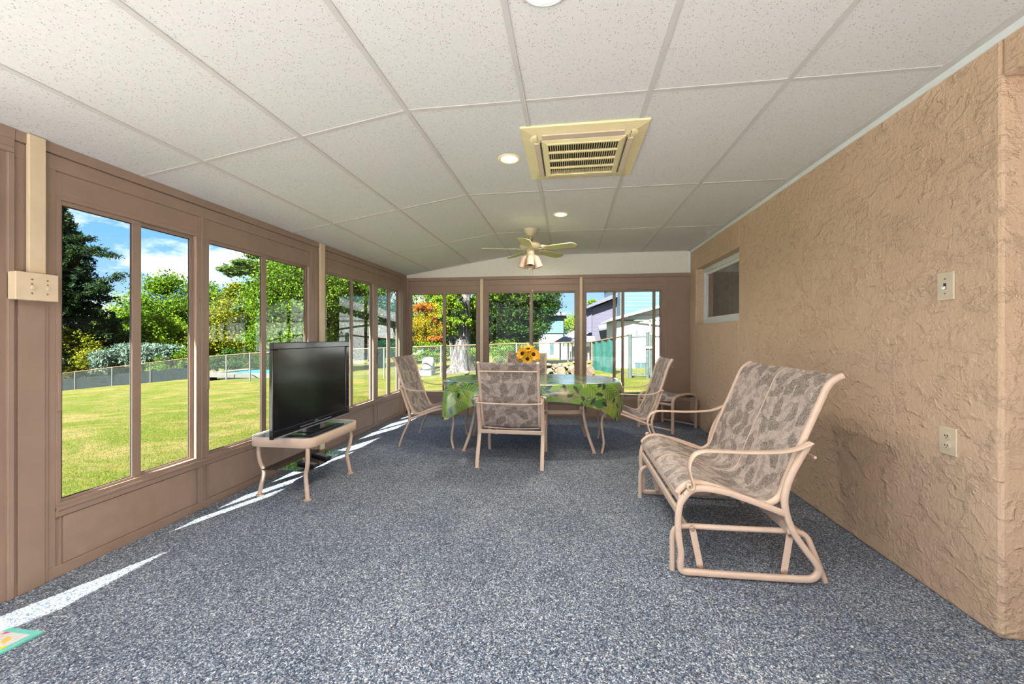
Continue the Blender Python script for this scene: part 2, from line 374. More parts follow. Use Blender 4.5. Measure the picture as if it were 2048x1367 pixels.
class MB:
    def __init__(self): self.v = []; self.f = []; self.uv = {}
    def box(self, x0, x1, y0, y1, z0, z1):
        b = len(self.v)
        self.v += [(x0, y0, z0), (x1, y0, z0), (x1, y1, z0), (x0, y1, z0), (x0, y0, z1), (x1, y0, z1), (x1, y1, z1), (x0, y1, z1)]
        self.f += [tuple(b + i for i in q) for q in ((0, 3, 2, 1), (4, 5, 6, 7), (0, 1, 5, 4), (1, 2, 6, 5), (2, 3, 7, 6), (3, 0, 4, 7))]
        return self
    def hexa(self, pts):
        b = len(self.v); self.v += [tuple(p) for p in pts]
        self.f += [tuple(b + i for i in q) for q in ((0, 3, 2, 1), (4, 5, 6, 7), (0, 1, 5, 4), (1, 2, 6, 5), (2, 3, 7, 6), (3, 0, 4, 7))]
        return self
    def poly(self, pts):
        b = len(self.v); self.v += [tuple(p) for p in pts]; self.f.append(tuple(range(b, b + len(pts)))); return self
    def grid(self, rows, uvs=None, closed=False):
        b = len(self.v); n = len(rows[0])
        for i, r in enumerate(rows):
            for j, p in enumerate(r):
                if uvs: self.uv[len(self.v)] = uvs[i][j]
                self.v.append(tuple(p))
        for i in range(len(rows) - 1):
            for j in range(n if closed else n - 1):
                k = (j + 1) % n
                self.f.append((b + i * n + j, b + i * n + k, b + (i + 1) * n + k, b + (i + 1) * n + j))
        return self
    def sheet(self, rows, th, uvs=None):
        """grid surface given thickness th along its normals"""
        nr, nc = len(rows), len(rows[0]); V = [[Vector(p) for p in r] for r in rows]; off = []
        for i in range(nr):
            o = []
            for j in range(nc):
                du = V[min(i + 1, nr - 1)][j] - V[max(i - 1, 0)][j]; dv = V[i][min(j + 1, nc - 1)] - V[i][max(j - 1, 0)]
                nn = du.cross(dv); nn = nn.normalized() if nn.length > 1e-9 else Vector((0, 0, 1)); o.append(V[i][j] - nn * th)
            off.append(o)
        b = len(self.v); self.grid(V, uvs); b2 = len(self.v); self.grid([list(r) for r in off], uvs)
        # flip second layer
        m = (nr - 1) * (nc - 1)
        self.f[-m:] = [tuple(reversed(q)) for q in self.f[-m:]]
        ring = [(0, j) for j in range(nc)] + [(i, nc - 1) for i in range(1, nr)] + [(nr - 1, j) for j in range(nc - 2, -1, -1)] + [(i, 0) for i in range(nr - 2, 0, -1)]
        for a, c in zip(ring, ring[1:] + ring[:1]):
            i0 = a[0] * nc + a[1]; i1 = c[0] * nc + c[1]
            self.f.append((b + i1, b + i0, b2 + i0, b2 + i1))
        return self
    def tube(self, pts, r, n=10, closed=False, sec=None, up=(0, 0, 1)):
        """round tube of radius r (number or list), or rectangle section sec=(side, up) held square to 'up'"""
        P = [Vector(p) for p in pts]; N = len(P); T = []
        for i in range(N):
            a = P[i - 1] if (i or closed) else P[i]; c = P[(i + 1) % N] if (i < N - 1 or closed) else P[i]
            d = c - a; T.append(d.normalized() if d.length > 1e-9 else Vector((0, 0, 1)))
        rings = []
        if sec:
            U = Vector(up)
            for i in range(N):
                side = T[i].cross(U); side = side.normalized() if side.length > 1e-5 else Vector((1, 0, 0)); u2 = side.cross(T[i]).normalized()
                a, c = sec[0] / 2, sec[1] / 2; e = 0.25
                ring = []
                for sx, sy in ((1, 1), (-1, 1), (-1, -1), (1, -1)):
                    k = min(a, c) * 0.35
                    if sx * sy > 0: o = [(sx * a, sy * (c - k)), (sx * (a - k), sy * c)]
                    else: o = [(sx * (a - k), sy * c), (sx * a, sy * (c - k))]
                    ring += [P[i] + side * q[0] + u2 * q[1] for q in o]
                rings.append(ring)
        else:
            nrm = T[0].orthogonal().normalized()
            for i in range(N):
                if i:
                    q = T[i - 1].rotation_difference(T[i]); nrm = q @ nrm
                nrm = (nrm - T[i] * nrm.dot(T[i])).normalized(); bi = T[i].cross(nrm)
                rr = r[i] if isinstance(r, (list, tuple)) else r
                rings.append([P[i] + (nrm * math.cos(2 * PI * k / n) + bi * math.sin(2 * PI * k / n)) * rr for k in range(n)])
        if closed: rings.append(rings[0])
        b = len(self.v); m = len(rings[0]); self.grid(rings, closed=True)
        if not closed:
            self.f.append(tuple(b + k for k in reversed(range(m)))); self.f.append(tuple(b + (N - 1) * m + k for k in range(m)))
        return self
    def lathe(self, prof, c=(0, 0, 0), n=24, axis='z', cap=True):
        rows = []
        for rr, z in prof:
            row = []
            for k in range(n):
                a = 2 * PI * k / n; p = (rr * math.cos(a), rr * math.sin(a), z)
                if axis == 'x': p = (p[2], p[0], p[1])
                elif axis == 'y': p = (p[1], p[2], p[0])
                row.append((c[0] + p[0], c[1] + p[1], c[2] + p[2]))
            rows.append(row)
        b = len(self.v); self.grid(rows, closed=True)
        if cap:
            self.f.append(tuple(b + k for k in reversed(range(n)))); self.f.append(tuple(b + (len(prof) - 1) * n + k for k in range(n)))
        return self
    def ball(self, c, r, n=8, sq=(1, 1, 1)):
        prof = [(max(1e-4, r * math.sin(PI * i / n)), -r * math.cos(PI * i / n)) for i in range(n + 1)]
        b = len(self.v); self.lathe(prof, (0, 0, 0), n + 4)
        for i in range(b, len(self.v)):
            p = self.v[i]; self.v[i] = (c[0] + p[0] * sq[0], c[1] + p[1] * sq[1], c[2] + p[2] * sq[2])
        return self
    def xform(self, mat, start=0):
        for i in range(start, len(self.v)): self.v[i] = tuple(mat @ Vector(self.v[i]))
        return self
    def build(self, name, mat, parent=None, smooth=True, bevel=0.0, angle=35):
        me = bpy.data.meshes.new(name); me.from_pydata([tuple(p) for p in self.v], [], self.f); me.update()
        if self.uv:
            ul = me.uv_layers.new(name='UVMap')
            for lp in me.loops: ul.data[lp.index].uv = self.uv.get(lp.vertex_index, (0, 0))
        me.materials.append(mat)
        if smooth:
            me.polygons.foreach_set('use_smooth', [True] * len(me.polygons)); me.set_sharp_from_angle(angle=math.radians(angle))
        o = bpy.data.objects.new(name, me); COL.objects.link(o)
        if bevel:
            md = o.modifiers.new('soft_edges', 'BEVEL'); md.width = bevel; md.segments = 2; md.limit_method = 'ANGLE'; md.angle_limit = math.radians(40)
        if parent: o.parent = parent
        return o

def empty(name, loc=(0, 0, 0), rz=0.0):
    o = bpy.data.objects.new(name, None); COL.objects.link(o); o.location = loc; o.rotation_euler = (0, 0, rz); o.empty_display_size = 0.1
    return o
def tag(o, label=None, cat=None, group=None, kind=None):
    if label: o['label'] = label
    if cat: o['category'] = cat
    if group: o['group'] = group
    if kind: o['kind'] = kind
    return o
def copy_tree(o, parent=None):
    c = o.copy(); COL.objects.link(c)
    if parent: c.parent = parent
    for ch in list(o.children): copy_tree(ch, c)
    return c
def struct(mb, name, mat, **kw):
    return tag(mb.build(name, mat, **kw), kind='structure')

# ================================================================== SETTING
# ---- floor
struct(MB().box(XL - 0.08, XR + 0.36, YF - 0.05, YB + 0.08, -0.12, 0.0), 'floor', M['carpet'], smooth=False)

# ---- ceiling: flat part, sloping part and the tee bars
c = MB()
c.hexa([(XK, YF, ZC), (XR + 0.4, YF, ZC), (XR + 0.4, YB + 0.06, ZC), (XK, YB + 0.06, ZC),
        (XK, YF, ZC + .05), (XR + 0.4, YF, ZC + .05), (XR + 0.4, YB + 0.06, ZC + .05), (XK, YB + 0.06, ZC + .05)])
xe = XL - 0.06
c.hexa([(xe, YF, ceil_z(xe)), (XK, YF, ZC), (XK, YB + 0.06, ZC), (xe, YB + 0.06, ceil_z(xe)),
        (xe, YF, ceil_z(xe) + .05), (XK, YF, ZC + .05), (XK, YB + 0.06, ZC + .05), (xe, YB + 0.06, ceil_z(xe) + .05)])
CEIL = struct(c, 'ceiling', M['ceiling'], smooth=False)
g = MB()
T = 0.61; ca = math.cos(math.atan(SLOPE))
tees = [XK - 2 * T * ca, XK - T * ca, XK, XK + T, XK + 2 * T, XK + 3 * T]
W2 = 0.012
for x in tees:
    z = ceil_z(x); e = -0.004
    a, b = x - W2, x + W2
    za, zb = ceil_z(a), ceil_z(b)
    g.hexa([(a, YF, za + e), (b, YF, zb + e), (b, YB, zb + e), (a, YB, za + e), (a, YF, za), (b, YF, zb), (b, YB, zb), (a, YB, za)])
for k in range(-2, 4):
    y = 1.991 + (k) * 1.2554
    if k >= 0: y = 1.991 + k * 1.2554
    for x0, x1 in ((XL, XK), (XK, XR - 0.03)):
        z0, z1 = ceil_z(x0) - 0.003, ceil_z(x1) - 0.003
        g.hexa([(x0, y - W2, z0), (x1, y - W2, z1), (x1, y + W2, z1), (x0, y + W2, z0), (x0, y - W2, z0 + .003), (x1, y - W2, z1 + .003), (x1, y + W2, z1 + .003), (x0, y + W2, z0 + .003)])
g.build('tee_grid', M['tbar'], CEIL, smooth=False)

# ---- right stucco wall with a window recess and a doorway near the camera
w = MB(); TH = 0.22; JY, JZ = 1.79, 2.157
WY0, WY1, WZ0, WZ1 = 4.20, 5.546, 1.317, 2.04
w.box(XR, XR + TH, JY, WY0, 0, ZC); w.box(XR, XR + TH, WY1, YB + 0.08, 0, ZC)
w.box(XR, XR + TH, WY0, WY1, 0, WZ0); w.box(XR, XR + TH, WY0, WY1, WZ1, ZC)
w.box(XR, XR + TH, 0.85, JY, JZ, ZC); w.box(XR, XR + TH, YF, 0.85, 0, ZC)
struct(w, 'wall_right', M['stucco'], smooth=False, bevel=0.012)
# white wall angle along the top of the stucco
a = MB(); a.box(XR - 0.008, XR, JY - 3.3, YB, ZC - 0.036, ZC - 0.006)
T1 = struct(a, 'trim_1', M['angle'], smooth=False)
a = MB(); a.box(XR - 0.046, XR, JY - 3.3, YB, ZC - 0.006, ZC); a.build('ceiling_flange', M['tbar'], T1, smooth=False)
d = MB(); d.box(XR + 0.20, XR + 0.24, 0.85, JY, 0, JZ)
D2 = struct(d, 'door_2', M['panel'], smooth=False)
MB().lathe([(0.028, 0), (0.03, 0.02), (0.012, 0.03), (0.02, 0.06), (0.0005, 0.07)], (0, 0, 0), 14, 'x').xform(Matrix.Translation((XR + .20, 1.68, 1.0)) @ Matrix.Scale(-1, 4, (1, 0, 0))).build('door_knob', M['silver'], D2)

# ---- small house window in the recess
f = MB(); X0, X1 = XR + 0.095, XR + 0.15; fw = 0.055
f.box(X0, X1, WY0, WY1, WZ0, WZ0 + fw); f.box(X0, X1, WY0, WY1, WZ1 - fw, WZ1)
f.box(X0, X1, WY0, WY0 + fw, WZ0 + fw, WZ1 - fw); f.box(X0, X1, WY1 - fw, WY1, WZ0 + fw, WZ1 - fw)
W8 = struct(f, 'window_8', M['white'], smooth=False, bevel=0.004)
s = MB(); X0, X1 = XR + 0.108, XR + 0.135; i0, i1, k0, k1 = WY0 + fw, WY1 - fw, WZ0 + fw, WZ1 - fw; sw = 0.035
s.box(X0, X1, i0, i1, k0, k0 + sw); s.box(X0, X1, i0, i1, k1 - sw, k1); s.box(X0, X1, i0, i0 + sw, k0 + sw, k1 - sw); s.box(X0, X1, i1 - sw, i1, k0 + sw, k1 - sw)
SH = s.build('sash', M['white'], W8, smooth=False, bevel=0.003)
MB().box(XR + 0.120, XR + 0.124, i0 + sw - .005, i1 - sw + .005, k0 + sw - .005, k1 - sw + .005).build('glass', M['glass'], SH, smooth=False)
r = MB()
r.box(XR + 1.3, XR + 1.34, 3.6, 6.2, 0.9, 2.5); r.box(XR + .22, XR + 1.34, 3.56, 3.6, 0.9, 2.5); r.box(XR + .22, XR + 1.34, 6.2, 6.24, 0.9, 2.5)
r.box(XR + .22, XR + 1.34, 3.6, 6.2, 2.46, 2.5); r.box(XR + .22, XR + 1.34, 3.6, 6.2, 0.9, 0.94)
struct(r, 'wall_inner_room', M['darkroom'], smooth=False)
cu = MB(); rows = []
for i in range(13):
    zz = WZ1 + 0.0 - i * (0.80 / 12); row = []
    for j in range(90):
        y = 4.30 + j * (1.40 / 89); row.append((XR + 0.30 + 0.022 * math.sin(j * 0.62 + 0.3 * math.sin(i * .5)) + 0.012 * math.sin(j * .23), y, zz))
    rows.append(row)
cu.sheet(rows, 0.004)
CUR = cu.build('curtain_panel', M['curtain'])
cv = MB(); rows = []
for i in range(5):
    rows.append([(XR + 0.265 + 0.015 * math.sin(j * 0.8), 4.22 + j * (1.5 / 89), WZ1 + .03 - i * 0.055) for j in range(90)])
cv.sheet(rows, 0.004); cv.build('valance', M['curtain'], CUR)
MB().tube([(XR + .285, 4.2, WZ1 + .035), (XR + .285, 5.75, WZ1 + .035)], 0.01, 8).build('curtain_rod', M['silver'], CUR)
tag(CUR, 'drab grey curtain with a valance hanging behind the small white framed window', 'curtain')

# ---- left wall of brown aluminium
XO = -2.50
def lwall(y0, y1):
    pass
w = MB()
w.box(XO, XL, 1.447, YB, 1.842, 1.953); w.box(XO, XL + 0.003, 1.447, YB, 1.957, 2.027); w.box(XO, XL + 0.012, 1.449, YB, 2.031, ZE + 0.002)
w.box(XO, XL - 0.004, 1.447, YB, 1.842, 2.05)
w.box(XO, XL - 0.006, 1.447, YB, 0.0, 0.30)                                    # kick panels
w.box(XO, XL + 0.004, 1.449, YB, 0.0, 0.052)                                   # base track
w.box(XO, XL + 0.006, 1.60, YB, 0.288, 0.334)                                  # sill band
w.box(XO, XL + 0.010, 1.60, YB, 0.318, 0.334)
for y0, y1, pr in ((1.4485, 1.600, .0012), (2.353, 2.407, .0012), (3.515, 3.748, .0012), (4.782, 4.86, .0012), (5.565, YB - .001, .0012)):
    w.box(XO + .001, XL + pr, y0, y1, 0.001, 2.029)
w.box(XO, XL + 0.010, 1.462, 1.556, 0.0, 1.33)                                 # wider lower post cover
w.box(XO, XL + 0.006, 1.556, 1.570, 0.0, 1.96); w.box(XO, XL + 0.005, 3.520, 3.560, 0.05, 2.03); w.box(XO, XL + 0.005, 3.58, 3.625, 0.05, 2.03)
w.box(XO, XL + 0.004, 2.372, 2.388, 0.05, 1.96)
for y in (1.62, 2.335, 2.425, 3.50, 4.76, 4.88):                               # vertical panel joints
    w.box(XO, XL - 0.002, y - .006, y + .006, 0.05, 0.29); w.box(XO, XL + 0.001, y - .004, y + .004, 1.86, 1.953)
w.box(XO, XL + 0.008, 5.60, 5.64, 0.05, 2.03); w.box(XO, XL + 0.015, 5.70, YB, 0.0, 2.05)
struct(w, 'wall_left', M['frame'], smooth=False, bevel=0.002)
kp = MB()
for y0, y1 in ((1.63, 2.33), (2.43, 3.495), (3.76, 4.755), (4.885, 5.56)):
    kp.box(XL - 0.01, XL - 0.001, y0, y1, 0.056, 0.284)
struct(kp, 'trim_2', M['panel'], smooth=False)

def slider(name, axis, a0, a1, m0, m1, z0, z1, face, out, latch=True, swap=False):
    """sliding window: outer frame + two sashes with one pane each; axis 'y' along the left wall, 'x' along the back wall"""
    def bx(mb, p0, p1, q0, q1, d0, d1):
        lo, hi = min(face + out * d0, face + out * d1), max(face + out * d0, face + out * d1)
        if axis == 'y': mb.box(lo, hi, p0, p1, q0, q1)
        else: mb.box(p0, p1, lo, hi, q0, q1)
    f = MB(); t = 0.020
    bx(f, a0, a1, z0 - .004, z0 + t, -0.004, .055); bx(f, a0, a1, z1 - t, z1 + .004, -0.002, .055)
    bx(f, a0, a0 + t, z0 + t, z1 - t, -0.002, .055); bx(f, a1 - t, a1, z0 + t, z1 - t, -0.002, .055)
    bx(f, a0 + t, a1 - t, z0 + t, z0 + t + .008, .026, .03)
    W = struct(f, name, M['frame'], smooth=False, bevel=0.0015)
    for k, (p0, p1) in enumerate(((a0 + t, m1), (m0 + .026, a1 - t))):
        inner = (k == 0) != swap
        d0, d1 = (0.006, 0.020) if inner else (0.022, 0.036)
        s = MB(); st = 0.026; ms = m1 - m0
        L0 = st if k == 0 else ms - .026; L1 = ms if k == 0 else st
        q0, q1 = z0 + t, z1 - t
        bx(s, p0, p1, q0, q0 + .014, d0, d1); bx(s, p0, p1, q1 - .022, q1, d0, d1)
        bx(s, p0, p0 + (L0 if k else .008), q0 + .014, q1 - .022, d0, d1); bx(s, p1 - (L1 if k == 0 else .024), p1, q0 + .014, q1 - .022, d0, d1)
        S = s.build('sash', M['frame'], W, smooth=False, bevel=0.0015)
        gm = MB(); dm = (d0 + d1) / 2
        bx(gm, p0 + .004, p1 - .004, q0 + .008, q1 - .014, dm - .002, dm + .002)
        gm.build('glass', M['glass'], S, smooth=False)
        ks = MB(); e0, e1, f0, f1 = p0 + (L0 if k else .008), p1 - (L1 if k == 0 else .024), q0 + .014, q1 - .022
        for u0, u1, w0, w1 in ((e0, e1, f0, f0 + .004), (e0, e1, f1 - .005, f1), (e0, e0 + .004, f0, f1), (e1 - .004, e1, f0, f1)): bx(ks, u0, u1, w0, w1, d0 + .004, d1 - .003)
        ks.build('gasket', M['slot'], S, smooth=False)
        if latch and k == 0:
            h = MB(); bx(h, a0 + t * .2, a0 + t * .2 + .014, 0.80, 0.98, -.010, 0.0); h.build('latch', M['frame'], W, smooth=False, bevel=0.002)
    return W
GZ0, GZ1 = 0.334, 1.842
slider('window_1', 'y', 1.600, 2.353, 1.945, 1.994, GZ0, GZ1, XL, -1)
slider('window_2', 'y', 2.407, 3.515, 2.909, 2.963, GZ0, GZ1, XL, -1)
slider('window_3', 'y', 3.748, 4.782, 4.239, 4.292, GZ0, GZ1, XL, -1)
slider('window_4', 'y', 4.860, 5.565, 5.176, 5.262, GZ0, GZ1, XL, -1)

# ---- glazed door beside the camera
d = MB(); DZ = 1.97
d.box(XO, XL + 0.002, 0.30, 0.40, 0.001, DZ); d.box(XO, XL + 0.002, 1.03, 1.446, 0.001, DZ); d.box(XO, XL + 0.002, 0.40, 1.03, DZ - .12, DZ); d.box(XO, XL + 0.002, 0.40, 1.03, 0.001, .30)
d.box(XO + .002, XL + 0.0165, 1.425, 1.446, 0.002, DZ - .001); d.box(XO, XL + 0.016, 0.30, 1.447, DZ - 0.0, DZ + .022)
d.box(XO, XL + 0.012, 0.9, 1.40, DZ - .045, DZ - .03); d.box(XO, XL + .012, 1.385, 1.395, 0.05, DZ - .045)
D1 = struct(d, 'door_1', M['frame'], smooth=False, bevel=0.002)
MB().box(XL - .03, XL - .026, 0.39, 1.04, .29, DZ - .11).build('glass', M['glass'], D1, smooth=False)
w = MB(); w.box(XO, XL + .010, YF, 1.448, DZ + .023, ZE + .002); w.box(XO, XL + .014, YF, 1.448, 2.031, ZE + .002); w.box(XO, XL, YF, 0.30, 0, 0.32); w.box(XO, XL, 0.16, 0.30, 0.32, DZ + .03); w.box(XO, XL, YF, YF + .1, 0.32, DZ + .03); w.box(XO, XL, -0.70, -0.62, 0.32, DZ + .03)
struct(w, 'wall_left_near', M['frame'], smooth=False)
# ---- unseen front wall behind the camera, left open to let in fill daylight
w = MB(); w.box(XL - .06, XR + .2, YF - .06, YF, 2.12, ZC + .04); w.box(XL - .06, XR + .2, YF - .06, YF, 0, 0.12)
for x in (XL - .06, -1.10, 0.22, XR + .06): w.box(x, x + .08, YF - .06, YF, .12, 2.12)
struct(w, 'wall_front', M['frame'], smooth=False)

# ---- back wall
BZ0, BZ1 = 0.292, 1.832; OUT = YB + 0.058
w = MB()
w.box(XL, XR, YB, OUT, 1.834, 1.905); w.box(XL, XR, YB - .004, OUT, 1.909, 1.985); w.box(XL, XR, YB - .018, OUT, 1.989, 2.034)
w.box(XL, XR, YB + .004, OUT, 1.834, 2.03)
w.box(XL, XR, YB - .002, OUT, 0, 0.290); w.box(XL, XR, YB - .012, OUT, 0, 0.05); w.box(XL, XR, YB - .008, OUT, 0.262, 0.290)
for x0, x1 in ((XL, -2.378), (-1.316, -1.194), (0.124, 0.214), (1.29, XR)): w.box(x0 + .0004, x1 - .0004, YB - .0012, OUT - .001, 0.051, 1.984)
w.box(1.33, 1.345, YB - .003, OUT, .3, 1.985); w.box(XL, XL + .045, YB - .012, OUT, 0.0, 2.0)
w.box(1.36, XR, YB - .003, OUT, 0.05, 1.93)
struct(w, 'wall_back', M['frame'], smooth=False, bevel=0.002)
slider('window_5', 'x', -2.378, -1.316, -1.868, -1.822, BZ0, BZ1, YB, 1, False)
slider('window_6', 'x', -1.194, 0.124, -0.565, -0.522, BZ0, BZ1, YB, 1, False)
W7 = slider('window_7', 'x', 0.214, 1.29, 0.729, 0.763, BZ0, BZ1, YB, 1, False)
s = MB()
for x0, x1 in ((0.613, 0.654), (1.153, 1.193)): s.box(x0, x1, YB + .034, YB + .052, BZ0 + .02, BZ1 - .03)
s.build('screen_stile', M['frame'], W7, smooth=False)
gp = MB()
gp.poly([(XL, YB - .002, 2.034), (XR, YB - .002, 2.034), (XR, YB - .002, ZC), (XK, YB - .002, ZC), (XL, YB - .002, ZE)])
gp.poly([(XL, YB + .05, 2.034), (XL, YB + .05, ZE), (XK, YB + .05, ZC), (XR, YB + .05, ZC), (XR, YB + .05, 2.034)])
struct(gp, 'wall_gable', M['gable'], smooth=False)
gt = MB(); gt.box(XR - 0.04, XR, YB - .008, YB, 2.034, ZC)
for x in tees[:-1]:
    gt.box(x - .002, x + .002, YB - .0035, YB, 2.034, ceil_z(x))
struct(gt, 'trim_3', M['angle'], smooth=False)
# ---- roof over everything
r = MB(); ex0, ex1 = -2.72, XR + 1.6
r.hexa([(ex0, YF - .35, 2.10), (XK, YF - .35, ZC + .10), (XK, 6.15, ZC + .10), (ex0, 6.15, 2.10), (ex0, YF - .35, 2.20), (XK, YF - .35, ZC + .24), (XK, 6.15, ZC + .24), (ex0, 6.15, 2.20)])
r.hexa([(XK, YF - .35, ZC + .06), (ex1, YF - .35, ZC + .06), (ex1, 6.4, ZC + .06), (XK, 6.4, ZC + .06), (XK, YF - .35, ZC + .24), (ex1, YF - .35, ZC + .24), (ex1, 6.4, ZC + .24), (XK, 6.4, ZC + .24)])
struct(r, 'roof', M['roof'], smooth=False)

# ================================================================== FIXTURES
def raceway(face_x, y0, y1, z0, z1, label):
    m = MB(); m.box(face_x, face_x + 0.020, y0, y1, z0, z1)
    o = m.build('conduit_cover', M['cream'], smooth=False, bevel=0.003); return tag(o, label, 'conduit cover')
raceway(XL + .006, 1.488, 1.548, 1.45, ZE, 'short cream conduit cover running from the double switch box up to the ceiling')
raceway(XL + .004, 3.640, 3.715, 0.04, ZE, 'tall cream conduit cover on the left wall post behind the television')
def race_back(x0, x1, z0, z1, label):
    o = MB().box(x0, x1, YB - .030, YB, z0, z1).build('conduit_cover', M['cream'], smooth=False, bevel=0.003); return tag(o, label, 'conduit cover')
race_back(-1.289, -1.244, 0.05, 2.0, 'thin cream conduit cover on the back wall left of the ceiling fan')
race_back(0.152, 0.188, 0.05, 2.0, 'thin cream conduit cover on the back wall right of the sunflowers')

# double switch box on the left post
sb = empty('switch_box', (XL + .006, 1.497, 1.383))
b = MB(); b.box(0.0, 0.046, -0.072, 0.072, -0.060, 0.062); b.build('back_box', M['cream'], sb, smooth=False, bevel=0.004)
b = MB(); b.box(0.046, 0.054, -0.075, 0.075, -0.061, 0.063); PL = b.build('face_plate', M['cream'], sb, smooth=False, bevel=0.003)
for y in (-0.020, 0.034):
    MB().box(0.052, 0.066, y - .005, y + .005, -.010, .004).xform(Matrix.Translation((.054, 0, 0)) @ Matrix.Rotation(.25, 4, 'Y') @ Matrix.Translation((-.054, 0, 0))).build('toggle', M['ivory'], sb, smooth=False, bevel=0.001)
    for z in (-.03, .032, .012): MB().lathe([(.0035, 0), (.0035, .0015)], (0.054, y, z), 8, 'x').build('screw', M['chain'], sb)
tag(sb, 'cream surface mounted box with two toggle switches on the left wall post', 'light switch')

def wall_plate(name, y, z, w, h):
    e = empty(name, (XR, y, z)); MB().box(-0.007, 0.0, -w / 2, w / 2, -h / 2, h / 2).build('face_plate', M['ivory'], e, smooth=False, bevel=0.0025); return e
ls = wall_plate('light_switch', 2.014, 1.385, 0.078, 0.122)
MB().box(-.009, -.006, -.006, .006, -.013, .013).build('toggle_slot', M['slot'], ls, smooth=False)
MB().box(-.022, -.004, -.0045, .0045, -.008, .003).xform(Matrix.Rotation(-.35, 4, 'Y')).build('toggle', M['white'], ls, smooth=False, bevel=.001)
for z in (-.032, .032): MB().lathe([(.0035, 0), (.0035, .002)], (-.0085, 0, z), 8, 'x').build('screw', M['chain'], ls)
tag(ls, 'ivory single toggle light switch on the stucco wall', 'light switch')
ol = wall_plate('power_outlet', 2.003, 0.708, 0.080, 0.120)
for z in (-.021, .021):
    m = MB(); m.lathe([(.0005, -.002), (.0165, -.002), (.0165, .003), (.0005, .003)], (-.0085, 0, z), 18, 'x'); so = m.build('socket', M['ivory'], ol)
    k = MB(); k.box(-.0125, -.0102, -.007, -.0048, z - .002, z + .007); k.box(-.0125, -.0102, .0045, .0068, z - .001, z + .006); k.lathe([(.0022, 0), (.0022, .002)], (-.0122, 0, z - .008), 8, 'x')
    k.build('slot', M['slot'], so, smooth=False)
tag(ol, 'ivory double power outlet low on the stucco wall', 'power outlet')

# ---- recessed ceiling lamps
def downlight(x, y, label, lens, r=0.075):
    e = empty('recessed_light', (x, y, ceil_z(x)))
    MB().lathe([(r * .80, -.001), (r * .84, -.006), (r, -.008), (r * 1.08, -.004), (r * 1.10, -.0005)], (0, 0, 0), 32, cap=False).build('trim_ring', M['white' if lens == 'tube' else 'ac'], e)
    MB().lathe([(.0005, -.0025), (r * .8, -.0025), (r * .8, -.001), (.0005, -.001)], (0, 0, 0), 32, cap=False).build('lens', M[lens], e)
    tag(e, label, 'ceiling light'); return e
LIGHTS = [(-0.391, 2.619, 'lit recessed ceiling light beside the air conditioner', 'lamp'),
          (-0.079, 3.882, 'lit recessed ceiling light between the air conditioner and the ceiling fan', 'lamp'),
          (-0.351, 5.198, 'lit recessed ceiling light half hidden behind the ceiling fan motor', 'lamp'),
          (-0.081, 1.335, 'round daylight tube with pale blue lens at the top edge of the photo', 'tube')]
for x, y, lab, ln in LIGHTS:
    downlight(x, y, lab, ln, 0.085 if ln == 'tube' else 0.068)

# ---- ceiling cassette air conditioner
ac = empty('air_conditioner', (0.080, 2.600, ZC))
hx, hy = 0.355, 0.375
m = MB()
def ring(mb, ox, oy, ix, iy, z0, z1, zi):
    """frame ring whose outer edge is at z0 (top) and whose face slopes from z1 at the outer to zi at the inner edge"""
    for sx0, sy0, sx1, sy1 in ((-1, -1, 1, -1), (1, -1, 1, 1), (1, 1, -1, 1), (-1, 1, -1, -1)):
        o0, o1 = (sx0 * ox, sy0 * oy), (sx1 * ox, sy1 * oy); i0, i1 = (sx0 * ix, sy0 * iy), (sx1 * ix, sy1 * iy)
        mb.hexa([(*o0, z1), (*o1, z1), (*i1, zi), (*i0, zi), (*o0, z0), (*o1, z0), (*i1, z0), (*i0, z0)])
ring(m, hx, hy, 0.245, 0.262, 0.0, -0.012, -0.034)
m.build('panel_frame', M['ac'], ac, smooth=False, bevel=0.003)
m = MB()
m.box(-0.215, 0.215, .262, .325, -0.029, -0.024); m.build('flap', M['acflap'], ac, smooth=False, bevel=0.002)
m = MB(); m.box(-0.235, 0.225, -0.318, -0.262, -0.0345, -0.0255); m.build('flap', M['acflap'], ac, smooth=False, bevel=0.002)
for sx in (-1, 1):
    m = MB(); a0, a1 = sorted((sx * 0.252, sx * 0.285)); m.box(a0, a1, -0.225, 0.255, -0.036, -0.026); m.build('flap', M['acflap'], ac, smooth=False, bevel=0.002)
    m = MB(); a0, a1 = sorted((sx * 0.246, sx * 0.252)); m.box(a0, a1, -0.235, 0.26, -0.0345, -0.026); m.build('flap_gap', M['slot'], ac, smooth=False)
for sx in (-1, 1):
    for sy in (-1, 1):
        m = MB(); rows = []
        for i in range(7):
            q = i / 6 * PI / 2; rr = []
            for j in range(9):
                p = j / 8 * PI / 2
                rr.append((sx * (0.285 + 0.045 * math.cos(q) * math.cos(p) - .02), sy * (0.275 + 0.06 * math.cos(q) * math.sin(p) - .02), -0.026 - 0.014 * math.sin(q)))
            rows.append(rr)
        m.grid(rows); m.build('corner_cover', M['ac'], ac)
m = MB(); ring(m, 0.242, 0.259, 0.205, 0.225, -0.010, -0.034, -0.044)
GR = m.build('grille', M['ac'], ac, smooth=False, bevel=0.002)
m = MB()
for k in range(5):
    y = -0.225 + 0.45 * k / 4; m.box(-0.21, 0.21, y - .007, y + .007, -0.046, -0.034)
m.build('grille_bar', M['ac'], GR, smooth=False)
m = MB()
for k in range(31):
    x = -0.205 + 0.41 * k / 30; m.box(x - .0016, x + .0016, -0.222, 0.222, -0.041, -0.030)
m.build('grille_fin', M['ac'], GR, smooth=False)
MB().box(-.215, .215, -.235, .235, -0.006, -0.001).build('filter', M['slot'], GR, smooth=False)
m = MB(); m.box(0.262, 0.274, -.30, -.285, -.0325, -.030); m.build('badge', M['slot'], ac, smooth=False)
